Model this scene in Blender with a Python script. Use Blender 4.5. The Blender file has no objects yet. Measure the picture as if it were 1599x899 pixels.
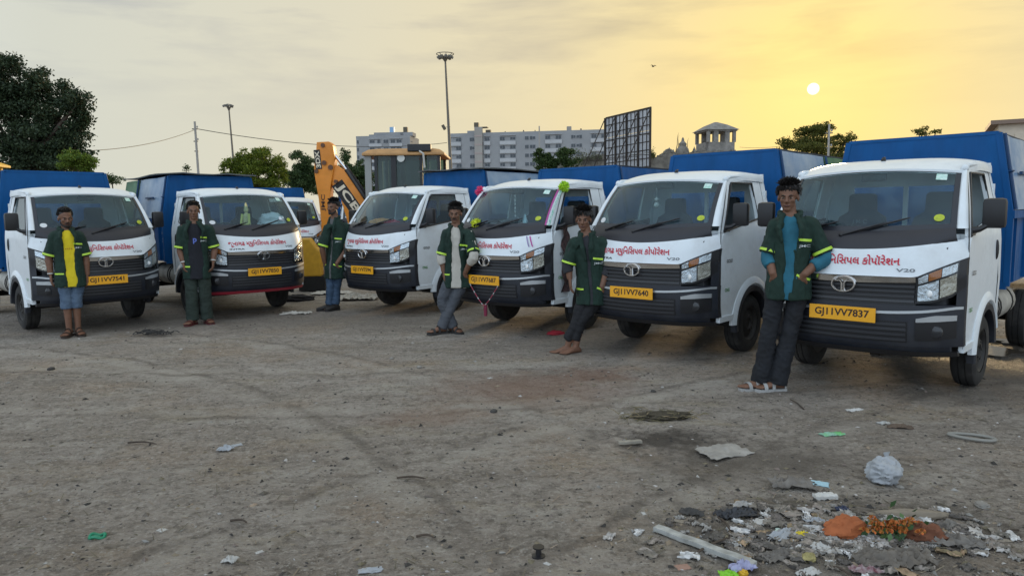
import bpy, bmesh, math, random, time
import numpy as np
from mathutils import Vector, Matrix, noise, Euler
from mathutils.bvhtree import BVHTree
R = math.radians
random.seed(7); rng = np.random.default_rng(7)
scn = bpy.context.scene
COL = scn.collection

# ---------------------------------------------------------------- camera
CAM_F, CAM_PITCH, CAM_H, CAM_ROLL = 1116.86, -6.1174, 1.51335, -0.69264
cam_data = bpy.data.cameras.new('camera'); cam = bpy.data.objects.new('camera', cam_data); COL.objects.link(cam)
cam_data.sensor_width = 36.0; cam_data.lens = CAM_F / 1599 * 36.0; cam_data.clip_start = .05; cam_data.clip_end = 6000
cam.matrix_world = (Matrix.Translation((0, 0, CAM_H)) @ Matrix.Rotation(R(90 + CAM_PITCH), 4, 'X') @ Matrix.Rotation(R(CAM_ROLL), 4, 'Z'))
scn.camera = cam

# ---------------------------------------------------------------- sky, sun, exposure
SUN_EL, SUN_AZ = 8.46, 22.53            # azimuth clockwise from +Y
SUN = Vector((math.sin(R(SUN_AZ)) * math.cos(R(SUN_EL)), math.cos(R(SUN_AZ)) * math.cos(R(SUN_EL)), math.sin(R(SUN_EL))))
world = bpy.data.worlds.new('World'); scn.world = world; world.use_nodes = True
def make_sky():
    nt = world.node_tree; N = nt.nodes; L = nt.links; N.clear()
    def math_(op, a, b=None):
        n = N.new('ShaderNodeMath'); n.operation = op
        for i, x in enumerate((a, b)):
            if x is None: continue
            if isinstance(x, (int, float)): n.inputs[i].default_value = x
            else: L.new(x, n.inputs[i])
        return n.outputs[0]
    out = N.new('ShaderNodeOutputWorld'); bg = N.new('ShaderNodeBackground')
    tc = N.new('ShaderNodeTexCoord'); d = tc.outputs['Generated']
    dp = N.new('ShaderNodeVectorMath'); dp.operation = 'DOT_PRODUCT'; L.new(d, dp.inputs[0]); dp.inputs[1].default_value = SUN
    ang = math_('DIVIDE', math_('ARCCOSINE', math_('MINIMUM', dp.outputs['Value'], .9999999)), math.pi)
    ramp = N.new('ShaderNodeValToRGB'); L.new(ang, ramp.inputs[0]); e = ramp.color_ramp
    pts = [(0, (.80, .64, .235)), (.022, (.76, .60, .230)), (.055, (.690, .565, .280)), (.11, (.625, .545, .350)), (.19, (.572, .535, .410)),
           (.30, (.515, .522, .455)), (.42, (.58, .63, .65)), (.6, (.74, .86, .98)), (.8, (.85, 1.02, 1.20)), (1, (.88, 1.06, 1.26))]
    while len(e.elements) < len(pts): e.elements.new(.5)
    for el, (p, c) in zip(e.elements, pts): el.position = p; el.color = (*c, 1)
    # Nishita daylight under the haze
    sk = N.new('ShaderNodeTexSky'); sk.sky_type = 'NISHITA'; sk.sun_disc = False; sk.sun_elevation = R(SUN_EL); sk.sun_rotation = R(SUN_AZ)
    sk.dust_density = 5; sk.air_density = 1.5
    skm = N.new('ShaderNodeMix'); skm.data_type = 'RGBA'; skm.blend_type = 'ADD'; skm.inputs['Factor'].default_value = .002
    L.new(ramp.outputs[0], skm.inputs['A']); L.new(sk.outputs[0], skm.inputs['B'])
    # thin streaky cloud, stretched along the horizon
    mp = N.new('ShaderNodeMapping'); L.new(d, mp.inputs[0]); mp.inputs['Scale'].default_value = (1.6, 1.6, 9.0); mp.inputs['Location'].default_value = (.3, .1, .42)
    nz = N.new('ShaderNodeTexNoise'); nz.inputs['Scale'].default_value = 2.6; nz.inputs['Detail'].default_value = 7; nz.inputs['Roughness'].default_value = .55
    nz.inputs['Distortion'].default_value = .25
    L.new(mp.outputs[0], nz.inputs['Vector'])
    cr = N.new('ShaderNodeValToRGB'); L.new(nz.outputs['Fac'], cr.inputs[0]); cr.color_ramp.elements[0].position = .47; cr.color_ramp.elements[1].position = .72
    sep = N.new('ShaderNodeSeparateXYZ'); L.new(d, sep.inputs[0])
    hi = N.new('ShaderNodeMapRange'); hi.interpolation_type = 'SMOOTHSTEP'; L.new(sep.outputs['Z'], hi.inputs[0]); hi.inputs[1].default_value = .08; hi.inputs[2].default_value = .25
    cf = math_('MULTIPLY', math_('MULTIPLY', cr.outputs[0], hi.outputs[0]), .80)
    cl = N.new('ShaderNodeMix'); cl.data_type = 'RGBA'; L.new(cf, cl.inputs['Factor']); L.new(skm.outputs['Result'], cl.inputs['A'])
    mul = N.new('ShaderNodeMix'); mul.data_type = 'RGBA'; mul.blend_type = 'MULTIPLY'; mul.inputs['Factor'].default_value = 1
    L.new(skm.outputs['Result'], mul.inputs['A']); mul.inputs['B'].default_value = (.66, .68, .82, 1); L.new(mul.outputs['Result'], cl.inputs['B'])
    # the sun itself, dimmed by haze
    disc = N.new('ShaderNodeMapRange'); L.new(ang, disc.inputs[0]); disc.interpolation_type = 'SMOOTHSTEP'
    disc.inputs[1].default_value = .44 / 180; disc.inputs[2].default_value = .35 / 180
    sm = N.new('ShaderNodeMix'); sm.data_type = 'RGBA'; L.new(disc.outputs[0], sm.inputs['Factor']); L.new(cl.outputs['Result'], sm.inputs['A']); sm.inputs['B'].default_value = (1.6, 1.5, 1.12, 1)
    L.new(sm.outputs['Result'], bg.inputs['Color']); bg.inputs['Strength'].default_value = 1.0
    L.new(bg.outputs[0], out.inputs['Surface'])
make_sky()
sun_data = bpy.data.lights.new('sun', 'SUN'); sun_data.energy = 1.5; sun_data.angle = R(6); sun_data.color = (1, .72, .40)
sun = bpy.data.objects.new('sun', sun_data); COL.objects.link(sun); sun.rotation_euler = SUN.to_track_quat('Z', 'Y').to_euler()
scn.view_settings.view_transform = 'Standard'; scn.view_settings.look = 'None'; scn.view_settings.exposure = 0.38; scn.view_settings.gamma = 1
scn.view_settings.use_curve_mapping = False
scn.render.engine = 'CYCLES'; scn.cycles.max_bounces = 8; scn.cycles.transparent_max_bounces = 24; scn.cycles.use_denoising = True
scn.cycles.sample_clamp_indirect = 6

# ---------------------------------------------------------------- helpers
def pray(px, py):
    r = R(CAM_ROLL); a, b = px - 799.5, py - 449.5
    u = a * math.cos(r) + b * math.sin(r); v = -a * math.sin(r) + b * math.cos(r)
    p = R(CAM_PITCH); c, s = math.cos(p), math.sin(p)
    return Vector((u / CAM_F, c + v / CAM_F * s, s - v / CAM_F * c))
def gp(px, py, z=0.0):                    # a point of the ground seen in the photograph
    d = pray(px, py); t = (z - CAM_H) / d.z; return Vector((0, 0, CAM_H)) + d * t
def dp(px, py, Y):                        # a point at Y metres in front of the camera
    d = pray(px, py); return Vector((0, 0, CAM_H)) + d * (Y / d.y)

MATS = {}
def mat(name, col=(.5, .5, .5), rough=.6, metal=0.0, var=.0, vscale=6.0, bump=0.0, bscale=40.0, col2=None, spec=.5, island=0.0, coat=0.0, trans=0.0, stretch=(1, 1, 1), dirt=0.0, dirtcol=(.16, .14, .12)):
    if name in MATS: return MATS[name]
    m = bpy.data.materials.new(name); m.use_nodes = True; nt = m.node_tree; N = nt.nodes; L = nt.links
    b = N['Principled BSDF']; b.inputs['Roughness'].default_value = rough; b.inputs['Metallic'].default_value = metal
    b.inputs['Specular IOR Level'].default_value = spec; b.inputs['Coat Weight'].default_value = coat; b.inputs['Coat Roughness'].default_value = .08
    b.inputs['Base Color'].default_value = (*col, 1)
    m.diffuse_color = (*col, 1)
    cur = None
    tc = N.new('ShaderNodeTexCoord'); mp = N.new('ShaderNodeMapping'); mp.inputs['Scale'].default_value = stretch; L.new(tc.outputs['Object'], mp.inputs[0])
    oi = N.new('ShaderNodeObjectInfo'); om = N.new('ShaderNodeMath'); om.operation = 'MULTIPLY'; L.new(oi.outputs['Random'], om.inputs[0]); om.inputs[1].default_value = 9.0 / max(.2, vscale ** .5); L.new(om.outputs[0], mp.inputs['Location'])
    def noise_(sc, det=5, ro=.6):
        n = N.new('ShaderNodeTexNoise'); n.inputs['Scale'].default_value = sc; n.inputs['Detail'].default_value = det; n.inputs['Roughness'].default_value = ro; L.new(mp.outputs[0], n.inputs['Vector']); return n
    if var or col2:
        n = noise_(vscale); c2 = col2 or tuple(max(0, c * (1 - var)) for c in col)
        c1 = col if col2 else tuple(min(1, c * (1 + var * .6)) for c in col)
        mr = N.new('ShaderNodeMapRange'); L.new(n.outputs['Fac'], mr.inputs[0]); mr.inputs[1].default_value = .32; mr.inputs[2].default_value = .68
        mx = N.new('ShaderNodeMix'); mx.data_type = 'RGBA'; L.new(mr.outputs[0], mx.inputs['Factor']); mx.inputs['A'].default_value = (*c1, 1); mx.inputs['B'].default_value = (*c2, 1)
        cur = mx.outputs['Result']
    if dirt:
        n = noise_(3.1, 8, .7); mr = N.new('ShaderNodeMapRange'); L.new(n.outputs['Fac'], mr.inputs[0]); mr.inputs[1].default_value = .46; mr.inputs[2].default_value = .72; mr.inputs[4].default_value = dirt
        mx = N.new('ShaderNodeMix'); mx.data_type = 'RGBA'; L.new(mr.outputs[0], mx.inputs['Factor'])
        if cur: L.new(cur, mx.inputs['A'])
        else: mx.inputs['A'].default_value = (*col, 1)
        mx.inputs['B'].default_value = (*dirtcol, 1); cur = mx.outputs['Result']
        rr = N.new('ShaderNodeMapRange'); L.new(mr.outputs[0], rr.inputs[0]); rr.inputs[2].default_value = max(dirt, .01); rr.inputs[3].default_value = rough; rr.inputs[4].default_value = min(1, rough + .35); L.new(rr.outputs[0], b.inputs['Roughness'])
    if island:
        g = N.new('ShaderNodeNewGeometry'); h = N.new('ShaderNodeHueSaturation')
        v = N.new('ShaderNodeMapRange'); L.new(g.outputs['Random Per Island'], v.inputs[0]); v.inputs[3].default_value = 1 - island; v.inputs[4].default_value = 1 + island; L.new(v.outputs[0], h.inputs['Value'])
        v2 = N.new('ShaderNodeMapRange'); L.new(g.outputs['Random Per Island'], v2.inputs[0]); v2.inputs[3].default_value = .5 + island * .05; v2.inputs[4].default_value = .5 - island * .05; L.new(v2.outputs[0], h.inputs['Hue'])
        if cur: L.new(cur, h.inputs['Color'])
        else: h.inputs['Color'].default_value = (*col, 1)
        cur = h.outputs[0]
    if cur: L.new(cur, b.inputs['Base Color'])
    if bump:
        n = noise_(bscale, 6, .65); bp = N.new('ShaderNodeBump'); bp.inputs['Strength'].default_value = min(1, bump); bp.inputs['Distance'].default_value = .02; L.new(n.outputs['Fac'], bp.inputs['Height']); L.new(bp.outputs[0], b.inputs['Normal'])
    if trans:
        t = N.new('ShaderNodeBsdfTranslucent'); ms = N.new('ShaderNodeMixShader'); ms.inputs[0].default_value = trans
        if cur: L.new(cur, t.inputs[0])
        else: t.inputs[0].default_value = (*col, 1)
        L.new(b.outputs[0], ms.inputs[1]); L.new(t.outputs[0], ms.inputs[2]); L.new(ms.outputs[0], N['Material Output'].inputs['Surface'])
    MATS[name] = m; return m
def glass_mat(name, tint=(.8, .88, .88), refl=1.0, haze=.0, film=(.40, .46, .48)):
    if name in MATS: return MATS[name]
    refl = refl * .72
    m = bpy.data.materials.new(name); m.use_nodes = True; nt = m.node_tree; N = nt.nodes; L = nt.links
    N.remove(N['Principled BSDF']); o = N['Material Output']
    tr = N.new('ShaderNodeBsdfTransparent'); tr.inputs[0].default_value = (*tint, 1)
    gl = N.new('ShaderNodeBsdfGlossy'); gl.inputs['Roughness'].default_value = .03; gl.inputs[0].default_value = (.95, .97, 1, 1)
    lw = N.new('ShaderNodeLayerWeight'); lw.inputs[0].default_value = .5
    pw = N.new('ShaderNodeMath'); pw.operation = 'POWER'; L.new(lw.outputs['Facing'], pw.inputs[0]); pw.inputs[1].default_value = 4.2
    ml = N.new('ShaderNodeMath'); ml.operation = 'MULTIPLY_ADD'; L.new(pw.outputs[0], ml.inputs[0]); ml.inputs[1].default_value = .8 * refl; ml.inputs[2].default_value = .032 * refl; ml.use_clamp = True
    ms = N.new('ShaderNodeMixShader'); L.new(ml.outputs[0], ms.inputs[0]); L.new(tr.outputs[0], ms.inputs[1]); L.new(gl.outputs[0], ms.inputs[2])
    cur = ms.outputs[0]
    if haze:                              # dust film on the glass; on windscreens tinted to paint in sky sheen
        df = N.new('ShaderNodeBsdfDiffuse'); df.inputs[0].default_value = (*film, 1)
        tc = N.new('ShaderNodeTexCoord'); nz = N.new('ShaderNodeTexNoise'); nz.inputs['Scale'].default_value = 3; nz.inputs['Detail'].default_value = 6; L.new(tc.outputs['Object'], nz.inputs['Vector'])
        hm = N.new('ShaderNodeMath'); hm.operation = 'MULTIPLY'; L.new(nz.outputs['Fac'], hm.inputs[0]); hm.inputs[1].default_value = haze
        m2 = N.new('ShaderNodeMixShader'); L.new(hm.outputs[0], m2.inputs[0]); L.new(cur, m2.inputs[1]); L.new(df.outputs[0], m2.inputs[2]); cur = m2.outputs[0]
    L.new(cur, o.inputs['Surface']); MATS[name] = m; return m

def empty(name, loc, rz=0.0, label=None, cat=None, group=None):
    o = bpy.data.objects.new(name, None); COL.objects.link(o); o.location = loc; o.rotation_euler = (0, 0, rz); o.empty_display_size = .2
    return tag(o, label, cat, group) if label else o
def tag(o, label, cat, group=None):
    o['label'] = label; o['category'] = cat
    if group: o['group'] = group
    return o
def structure(o): o['kind'] = 'structure'; return o
def stuff(o): o['kind'] = 'stuff'; return o
def ob(name, me, parent=None, m=None):
    o = bpy.data.objects.new(name, me); COL.objects.link(o)
    if parent is not None: o.parent = parent
    if m is not None and not me.materials: me.materials.append(m)
    return o
MESH = {}
class MB:
    def __init__(s): s.v = []; s.f = []
    def add(s, v, f):
        n = len(s.v); s.v += [tuple(p) for p in v]; s.f += [tuple(i + n for i in q) for q in f]; return s
    def box(s, c, d, M=None):
        x, y, z = (k / 2 for k in d); P = [Vector((a * x, b * y, e * z)) for a in (-1, 1) for b in (-1, 1) for e in (-1, 1)]
        if M is not None: P = [M @ p for p in P]
        return s.add([p + Vector(c) for p in P], [(0, 1, 3, 2), (4, 6, 7, 5), (0, 4, 5, 1), (2, 3, 7, 6), (0, 2, 6, 4), (1, 5, 7, 3)])
    def bar(s, a, b, w, h, up=(0, 0, 1)):
        a, b = Vector(a), Vector(b); d = (b - a); y = d.normalized(); z = Vector(up); x = y.cross(z)
        if x.length < 1e-4: x = y.cross(Vector((1, 0, 0)))
        x.normalize(); z = x.cross(y); M = Matrix((x, y, z)).transposed()
        return s.box((a + b) / 2, (w, d.length, h), M)
    def loft(s, rings, closed=True, caps=True):
        n = len(rings[0]); v = [p for r in rings for p in r]; f = []
        for i in range(len(rings) - 1):
            for j in range(n if closed else n - 1):
                k = (j + 1) % n; f.append((i * n + j, i * n + k, (i + 1) * n + k, (i + 1) * n + j))
        if caps: f.append(tuple(reversed(range(n)))); f.append(tuple((len(rings) - 1) * n + j for j in range(n)))
        return s.add(v, f)
    def tube(s, pts, r, seg=8, caps=True, flat=1.0):
        pts = [Vector(p) for p in pts]; n = len(pts); rs = r if isinstance(r, (list, tuple)) else [r] * n; rings = []; up = None
        for i, p in enumerate(pts):
            t = (pts[min(i + 1, n - 1)] - pts[max(i - 1, 0)]).normalized()
            if up is None: up = Vector((0, 0, 1)) if abs(t.z) < .9 else Vector((0, 1, 0))
            x = t.cross(up).normalized(); y = x.cross(t).normalized(); up = y
            rings.append([p + (x * math.cos(2 * math.pi * k / seg) + y * math.sin(2 * math.pi * k / seg) * flat) * rs[i] for k in range(seg)])
        return s.loft(rings, True, caps)
    def ell(s, c, r, seg=12, nr=8, M=None):
        c = Vector(c); r = (r, r, r) if isinstance(r, (int, float)) else r; rings = []
        for i in range(nr + 1):
            a = -math.pi / 2 + math.pi * i / nr; ca = max(math.cos(a), 1e-3)
            ring = [Vector((r[0] * ca * math.cos(2 * math.pi * k / seg), r[1] * ca * math.sin(2 * math.pi * k / seg), r[2] * math.sin(a))) for k in range(seg)]
            rings.append([c + (M @ p if M is not None else p) for p in ring])
        return s.loft(rings, True, True)
    def lathe(s, prof, c=(0, 0, 0), axis='z', seg=24, caps=True):
        rings = []
        for (r, h) in prof:
            ring = []
            for k in range(seg):
                a = 2 * math.pi * k / seg; x, y = r * math.cos(a), r * math.sin(a)
                p = {'z': (x, y, h), 'x': (h, x, y), 'y': (y, h, x)}[axis]; ring.append(Vector(p) + Vector(c))
            rings.append(ring)
        return s.loft(rings, True, caps)
    def prism(s, poly, a, b, plane='xz'):
        def P(u, w, t): return {'xz': (u, t, w), 'yz': (t, u, w), 'xy': (u, w, t)}[plane]
        n = len(poly); v = [P(u, w, a) for u, w in poly] + [P(u, w, b) for u, w in poly]
        f = [tuple(range(n)), tuple(reversed(range(n, 2 * n)))] + [(i, i + n, (i + 1) % n + n, (i + 1) % n) for i in range(n)]
        return s.add(v, f)
    def sheet(s, P):                      # open grid surface
        nu, nv = len(P), len(P[0]); return s.add([p for r in P for p in r], [(i * nv + j, (i + 1) * nv + j, (i + 1) * nv + j + 1, i * nv + j + 1) for i in range(nu - 1) for j in range(nv - 1)])
    def slab(s, P, Q):                    # closed slab between two equal grids
        nu, nv = len(P), len(P[0]); n = nu * nv; v = [p for r in P for p in r] + [p for r in Q for p in r]
        g = lambda i, j: i * nv + j
        f = [(g(i, j), g(i + 1, j), g(i + 1, j + 1), g(i, j + 1)) for i in range(nu - 1) for j in range(nv - 1)]
        f += [tuple(n + k for k in reversed(q)) for q in f]
        for i in range(nu - 1): f += [(g(i, 0), n + g(i, 0), n + g(i + 1, 0), g(i + 1, 0)), (g(i + 1, nv - 1), n + g(i + 1, nv - 1), n + g(i, nv - 1), g(i, nv - 1))]
        for j in range(nv - 1): f += [(g(0, j + 1), n + g(0, j + 1), n + g(0, j), g(0, j)), (g(nu - 1, j), n + g(nu - 1, j), n + g(nu - 1, j + 1), g(nu - 1, j + 1))]
        return s.add(v, f)
    def mesh(s, m=None, smooth=False, bev=0.0, fix=True, ang=35):
        me = bpy.data.meshes.new('mesh'); me.from_pydata(s.v, [], s.f)
        if fix or bev:
            bm = bmesh.new(); bm.from_mesh(me); bmesh.ops.recalc_face_normals(bm, faces=bm.faces)
            if bev:
                ed = [e for e in bm.edges if len(e.link_faces) == 2 and e.calc_face_angle(0) > R(28)]
                bmesh.ops.bevel(bm, geom=ed, offset=bev, segments=2, profile=.6, affect='EDGES', clamp_overlap=True)
            bm.to_mesh(me); bm.free()
        if smooth:
            me.polygons.foreach_set('use_smooth', [True] * len(me.polygons)); me.set_sharp_from_angle(angle=R(ang))
        if m: me.materials.append(m)
        return me
    def build(s, name, m, parent=None, **k): return ob(name, s.mesh(m, **k), parent)
def cached(key, fn):
    if key not in MESH: MESH[key] = fn()
    return MESH[key]

TEXT = {}
def text_mesh(body, bold=.0, spacing=1.0):          # flat lettering, normalised to height 1 in v and centred: (verts Nx2, faces, width)
    k = (body, bold, spacing)
    if k in TEXT: return TEXT[k]
    cu = bpy.data.curves.new('lettering', 'FONT'); cu.body = body; cu.offset = bold; cu.resolution_u = 3; cu.space_character = spacing
    o = bpy.data.objects.new('lettering', cu); COL.objects.link(o); dg = bpy.context.evaluated_depsgraph_get(); dg.update()
    me = bpy.data.meshes.new_from_object(o.evaluated_get(dg)); n = len(me.vertices)
    co = np.zeros(n * 3); me.vertices.foreach_get('co', co); co = co.reshape(-1, 3)[:, :2]
    f = [tuple(p.vertices) for p in me.polygons]; bpy.data.objects.remove(o); bpy.data.curves.remove(cu); bpy.data.meshes.remove(me)
    lo, hi = co.min(0), co.max(0); s = hi[1] - lo[1]; co = (co - (lo + hi) / 2) / s
    TEXT[k] = (co, f, (hi[0] - lo[0]) / s); return TEXT[k]
def lettering(body, fn, width=None, height=None, bold=.0, spacing=1.0):   # fn(u, v) -> point
    co, f, w = text_mesh(body, bold, spacing)
    sy = height if height else width / w; sx = width / w if width else sy
    return MB().add([fn(a * sx, b * sy) for a, b in co], f)
# ---------------------------------------------------------------- ground
def fnoise(x, y, s, o=3, z=0.0): return noise.fractal(Vector((x * s, y * s, z)), 1.0, 2.0, o)
def gz(x, y):
    z = .018 * fnoise(x, y, .35, 3, 1.3) + .012 * fnoise(x, y, 1.7, 3, 4.1) + .010 * fnoise(x, y * .6 + x * .3, 5.0, 3, 9.2)
    k = max(0, 1 - math.hypot(x - 1.5, (y - 3.2) * 1.5) / .75); z += .045 * k * k * (1 + fnoise(x, y, 3, 3, 2.2))   # low rubbish heap
    return z * .9
def ground():
    def lines(lo, hi, step, far):
        a = list(np.arange(lo, hi, step)); s = step; p = lo
        while p > -far: s *= 1.28; p -= s; a.insert(0, p)
        s = step; p = a[-1]
        while p < far: s *= 1.28; p += s; a.append(p)
        return a
    xs = lines(-8.2, 6.5, .045, 2500); ys = lines(2.0, 12.5, .045, 3000)
    nx, ny = len(xs), len(ys)
    v = [(x, y, gz(x, y) if abs(x) < 60 and -30 < y < 90 else 0.0) for y in ys for x in xs]
    f = [(j * nx + i, j * nx + i + 1, (j + 1) * nx + i + 1, (j + 1) * nx + i) for j in range(ny - 1) for i in range(nx - 1)]
    me = bpy.data.meshes.new('ground'); me.from_pydata(v, [], f); me.polygons.foreach_set('use_smooth', [True] * len(f))
    m = bpy.data.materials.new('dusty ground'); m.use_nodes = True; nt = m.node_tree; N = nt.nodes; L = nt.links; b = N['Principled BSDF']
    tc = N.new('ShaderNodeTexCoord'); co = tc.outputs['Object']
    def nz(sc, det=6, ro=.6, st=(1, 1, 1)):
        mp = N.new('ShaderNodeMapping'); mp.inputs['Scale'].default_value = st; mp.inputs['Rotation'].default_value = (0, 0, R(-18)); L.new(co, mp.inputs[0])
        n = N.new('ShaderNodeTexNoise'); n.inputs['Scale'].default_value = sc; n.inputs['Detail'].default_value = det; n.inputs['Roughness'].default_value = ro; L.new(mp.outputs[0], n.inputs['Vector']); return n.outputs['Fac']
    def rng_(x, a, b_, lo=0.0, hi=1.0):
        r = N.new('ShaderNodeMapRange'); L.new(x, r.inputs[0]); r.inputs[1].default_value = a; r.inputs[2].default_value = b_; r.inputs[3].default_value = lo; r.inputs[4].default_value = hi; return r.outputs[0]
    def mixc(f_, A, B, mode='MIX'):
        n = N.new('ShaderNodeMix'); n.data_type = 'RGBA'; n.blend_type = mode
        if isinstance(f_, float): n.inputs['Factor'].default_value = f_
        else: L.new(f_, n.inputs['Factor'])
        for k, c in (('A', A), ('B', B)):
            if isinstance(c, tuple): n.inputs[k].default_value = (*c, 1)
            else: L.new(c, n.inputs[k])
        return n.outputs['Result']
    def mul(a, b_):
        n = N.new('ShaderNodeMath'); n.operation = 'MULTIPLY'; L.new(a, n.inputs[0])
        if isinstance(b_, float): n.inputs[1].default_value = b_
        else: L.new(b_, n.inputs[1])
        return n.outputs[0]
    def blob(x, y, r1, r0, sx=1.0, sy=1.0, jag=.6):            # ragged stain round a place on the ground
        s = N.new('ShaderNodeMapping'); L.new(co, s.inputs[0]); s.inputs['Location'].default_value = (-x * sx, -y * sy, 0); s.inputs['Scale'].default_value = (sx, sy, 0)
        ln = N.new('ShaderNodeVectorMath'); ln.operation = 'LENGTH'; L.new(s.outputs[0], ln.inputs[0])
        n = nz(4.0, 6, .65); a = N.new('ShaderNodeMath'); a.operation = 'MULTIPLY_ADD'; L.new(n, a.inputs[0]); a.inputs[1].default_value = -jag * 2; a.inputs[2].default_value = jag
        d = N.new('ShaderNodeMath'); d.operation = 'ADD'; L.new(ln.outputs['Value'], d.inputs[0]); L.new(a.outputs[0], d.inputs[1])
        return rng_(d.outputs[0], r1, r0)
    c = mixc(rng_(nz(.45, 4, .55, (1, 1.8, 1)), .35, .65), (.300, .258, .214), (.41, .362, .313))
    c = mixc(mul(rng_(nz(2.2, 7, .7, (1, 2.2, 1)), .42, .66), .75), c, (.175, .148, .118))
    c = mixc(mul(rng_(nz(1.1, 6, .6, (.6, 2.0, 1)), .52, .68), .60), c, (.48, .44, .38))
    c = mixc(mul(rng_(nz(.8, 5, .6), .50, .66), .55), c, (.33, .235, .15))
    c = mixc(mul(rng_(nz(1.7, 7, .65, (.5, 1.6, 1)), .55, .68), .5), c, (.36, .30, .195))
    c = mixc(mul(rng_(nz(16, 8, .75), .49, .62), .70), c, (.11, .093, .075))
    c = mixc(mul(rng_(nz(34, 8, .75), .52, .64), .75), c, (.50, .45, .385))
    c = mixc(mul(rng_(nz(6.5, 8, .7, (1, 1.7, 1)), .53, .66), .6), c, (.45, .405, .345))
    vo = N.new('ShaderNodeTexVoronoi'); vo.inputs['Scale'].default_value = 42; vo.inputs['Randomness'].default_value = 1; L.new(co, vo.inputs['Vector'])
    c = mixc(mul(rng_(vo.outputs['Distance'], .30, .12), rng_(nz(5, 4), .5, .62)), c, (.40, .37, .33))
    vo2 = N.new('ShaderNodeTexVoronoi'); vo2.inputs['Scale'].default_value = 26; L.new(co, vo2.inputs['Vector'])
    c = mixc(mul(rng_(vo2.outputs['Distance'], .22, .08), rng_(nz(3.3, 4), .52, .60)), c, (.05, .045, .04))
    def track(cx, cy, rad, w):                                 # a worn tyre track along a wide arc
        s = N.new('ShaderNodeMapping'); L.new(co, s.inputs[0]); s.inputs['Location'].default_value = (-cx, -cy, 0); s.inputs['Scale'].default_value = (1, 1, 0)
        ln = N.new('ShaderNodeVectorMath'); ln.operation = 'LENGTH'; L.new(s.outputs[0], ln.inputs[0])
        n = nz(1.3, 5, .6); a = N.new('ShaderNodeMath'); a.operation = 'MULTIPLY_ADD'; L.new(n, a.inputs[0]); a.inputs[1].default_value = .30; L.new(ln.outputs['Value'], a.inputs[2])
        d = N.new('ShaderNodeMath'); d.operation = 'SUBTRACT'; L.new(a.outputs[0], d.inputs[0]); d.inputs[1].default_value = rad + .15
        ab = N.new('ShaderNodeMath'); ab.operation = 'ABSOLUTE'; L.new(d.outputs[0], ab.inputs[0])
        return mul(rng_(ab.outputs[0], w, w * .35), rng_(nz(2.4, 6, .65), .38, .60))
    for cx, cy, rad in ((-9, -1, 9.6), (-9, -1, 11.0), (10, -6, 13.2), (10, -6, 14.6), (-2, 22, 15.2), (-2, 22, 16.6)):
        c = mixc(mul(track(cx, cy, rad, .13), .55), c, (.44, .395, .335)); c = mixc(mul(track(cx, cy, rad + .17, .05), .55), c, (.14, .118, .095))
    for args, colr, k in (((.15, 6.05, 1.1, .3, 1, 1.5), (.245, .145, .098), .6), ((.75, 6.5, .6, .15, 1, 1.5), (.22, .13, .09), .6), ((-.6, 5.2, .6, .1, 1, 1.6), (.26, .165, .11), .5),
                          ((1.0, 4.6, .50, .12, .9, 1.7), (.065, .054, .044), .85), ((1.45, 4.15, .85, .2, .8, 1.8), (.13, .11, .088), .75), ((.95, 5.25, .3, .05, 1, 2), (.10, .083, .055), .6),
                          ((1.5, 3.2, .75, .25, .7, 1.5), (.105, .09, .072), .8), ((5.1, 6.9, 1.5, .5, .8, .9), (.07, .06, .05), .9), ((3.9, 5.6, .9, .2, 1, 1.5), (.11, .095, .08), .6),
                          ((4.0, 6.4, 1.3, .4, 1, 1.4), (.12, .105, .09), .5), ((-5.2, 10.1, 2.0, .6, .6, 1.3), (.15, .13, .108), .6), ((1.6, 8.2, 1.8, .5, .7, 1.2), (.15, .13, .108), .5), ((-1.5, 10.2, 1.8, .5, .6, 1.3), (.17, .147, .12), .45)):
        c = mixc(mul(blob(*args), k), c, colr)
    L.new(c, b.inputs['Base Color'])
    wet = blob(5.2, 7.1, 1.25, .5, .8, .9); L.new(rng_(wet, 0, 1, .93, .35), b.inputs['Roughness'])
    b.inputs['Specular IOR Level'].default_value = .25
    bp = N.new('ShaderNodeBump'); bp.inputs['Strength'].default_value = 1; bp.inputs['Distance'].default_value = .055; L.new(nz(9, 12, .74), bp.inputs['Height'])
    bp2 = N.new('ShaderNodeBump'); bp2.inputs['Strength'].default_value = .9; bp2.inputs['Distance'].default_value = .012; L.new(vo.outputs['Distance'], bp2.inputs['Height']); bp2.invert = True; L.new(bp.outputs[0], bp2.inputs['Normal'])
    bp3 = N.new('ShaderNodeBump'); bp3.inputs['Strength'].default_value = .8; bp3.inputs['Distance'].default_value = .010; L.new(nz(55, 6, .75), bp3.inputs['Height']); L.new(bp2.outputs[0], bp3.inputs['Normal'])
    L.new(bp3.outputs[0], b.inputs['Normal'])
    o = ob('ground', me, None, m); structure(o); o['label'] = 'trampled grey brown dirt yard'
    return o
ground()
def puddle(x, y, rx, ry, seed):
    r = random.Random(seed); n = 40; P = []
    for k in range(n):
        a = 2 * math.pi * k / n; q = .65 + .5 * noise.noise(Vector((math.cos(a) * 1.7, math.sin(a) * 1.7, seed)))
        P.append((x + rx * q * math.cos(a), y + ry * q * math.sin(a), .012))
    mb = MB(); mb.add(P + [(p[0], p[1], -.02) for p in P], [tuple(range(n))] + [(i, (i + 1) % n, (i + 1) % n + n, i + n) for i in range(n)])
    o = mb.build('puddle', mat('muddy water', (.06, .05, .04), .06, bump=.15, bscale=14), None); structure(o)
for i, a in enumerate(((5.05, 7.35, .55, .35), (5.5, 6.8, .5, .3), (4.75, 8.1, .6, .4), (5.9, 7.8, .8, .45), (3.9, 7.3, .32, .14), (4.45, 7.75, .4, .2))): puddle(*a, i)

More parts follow.
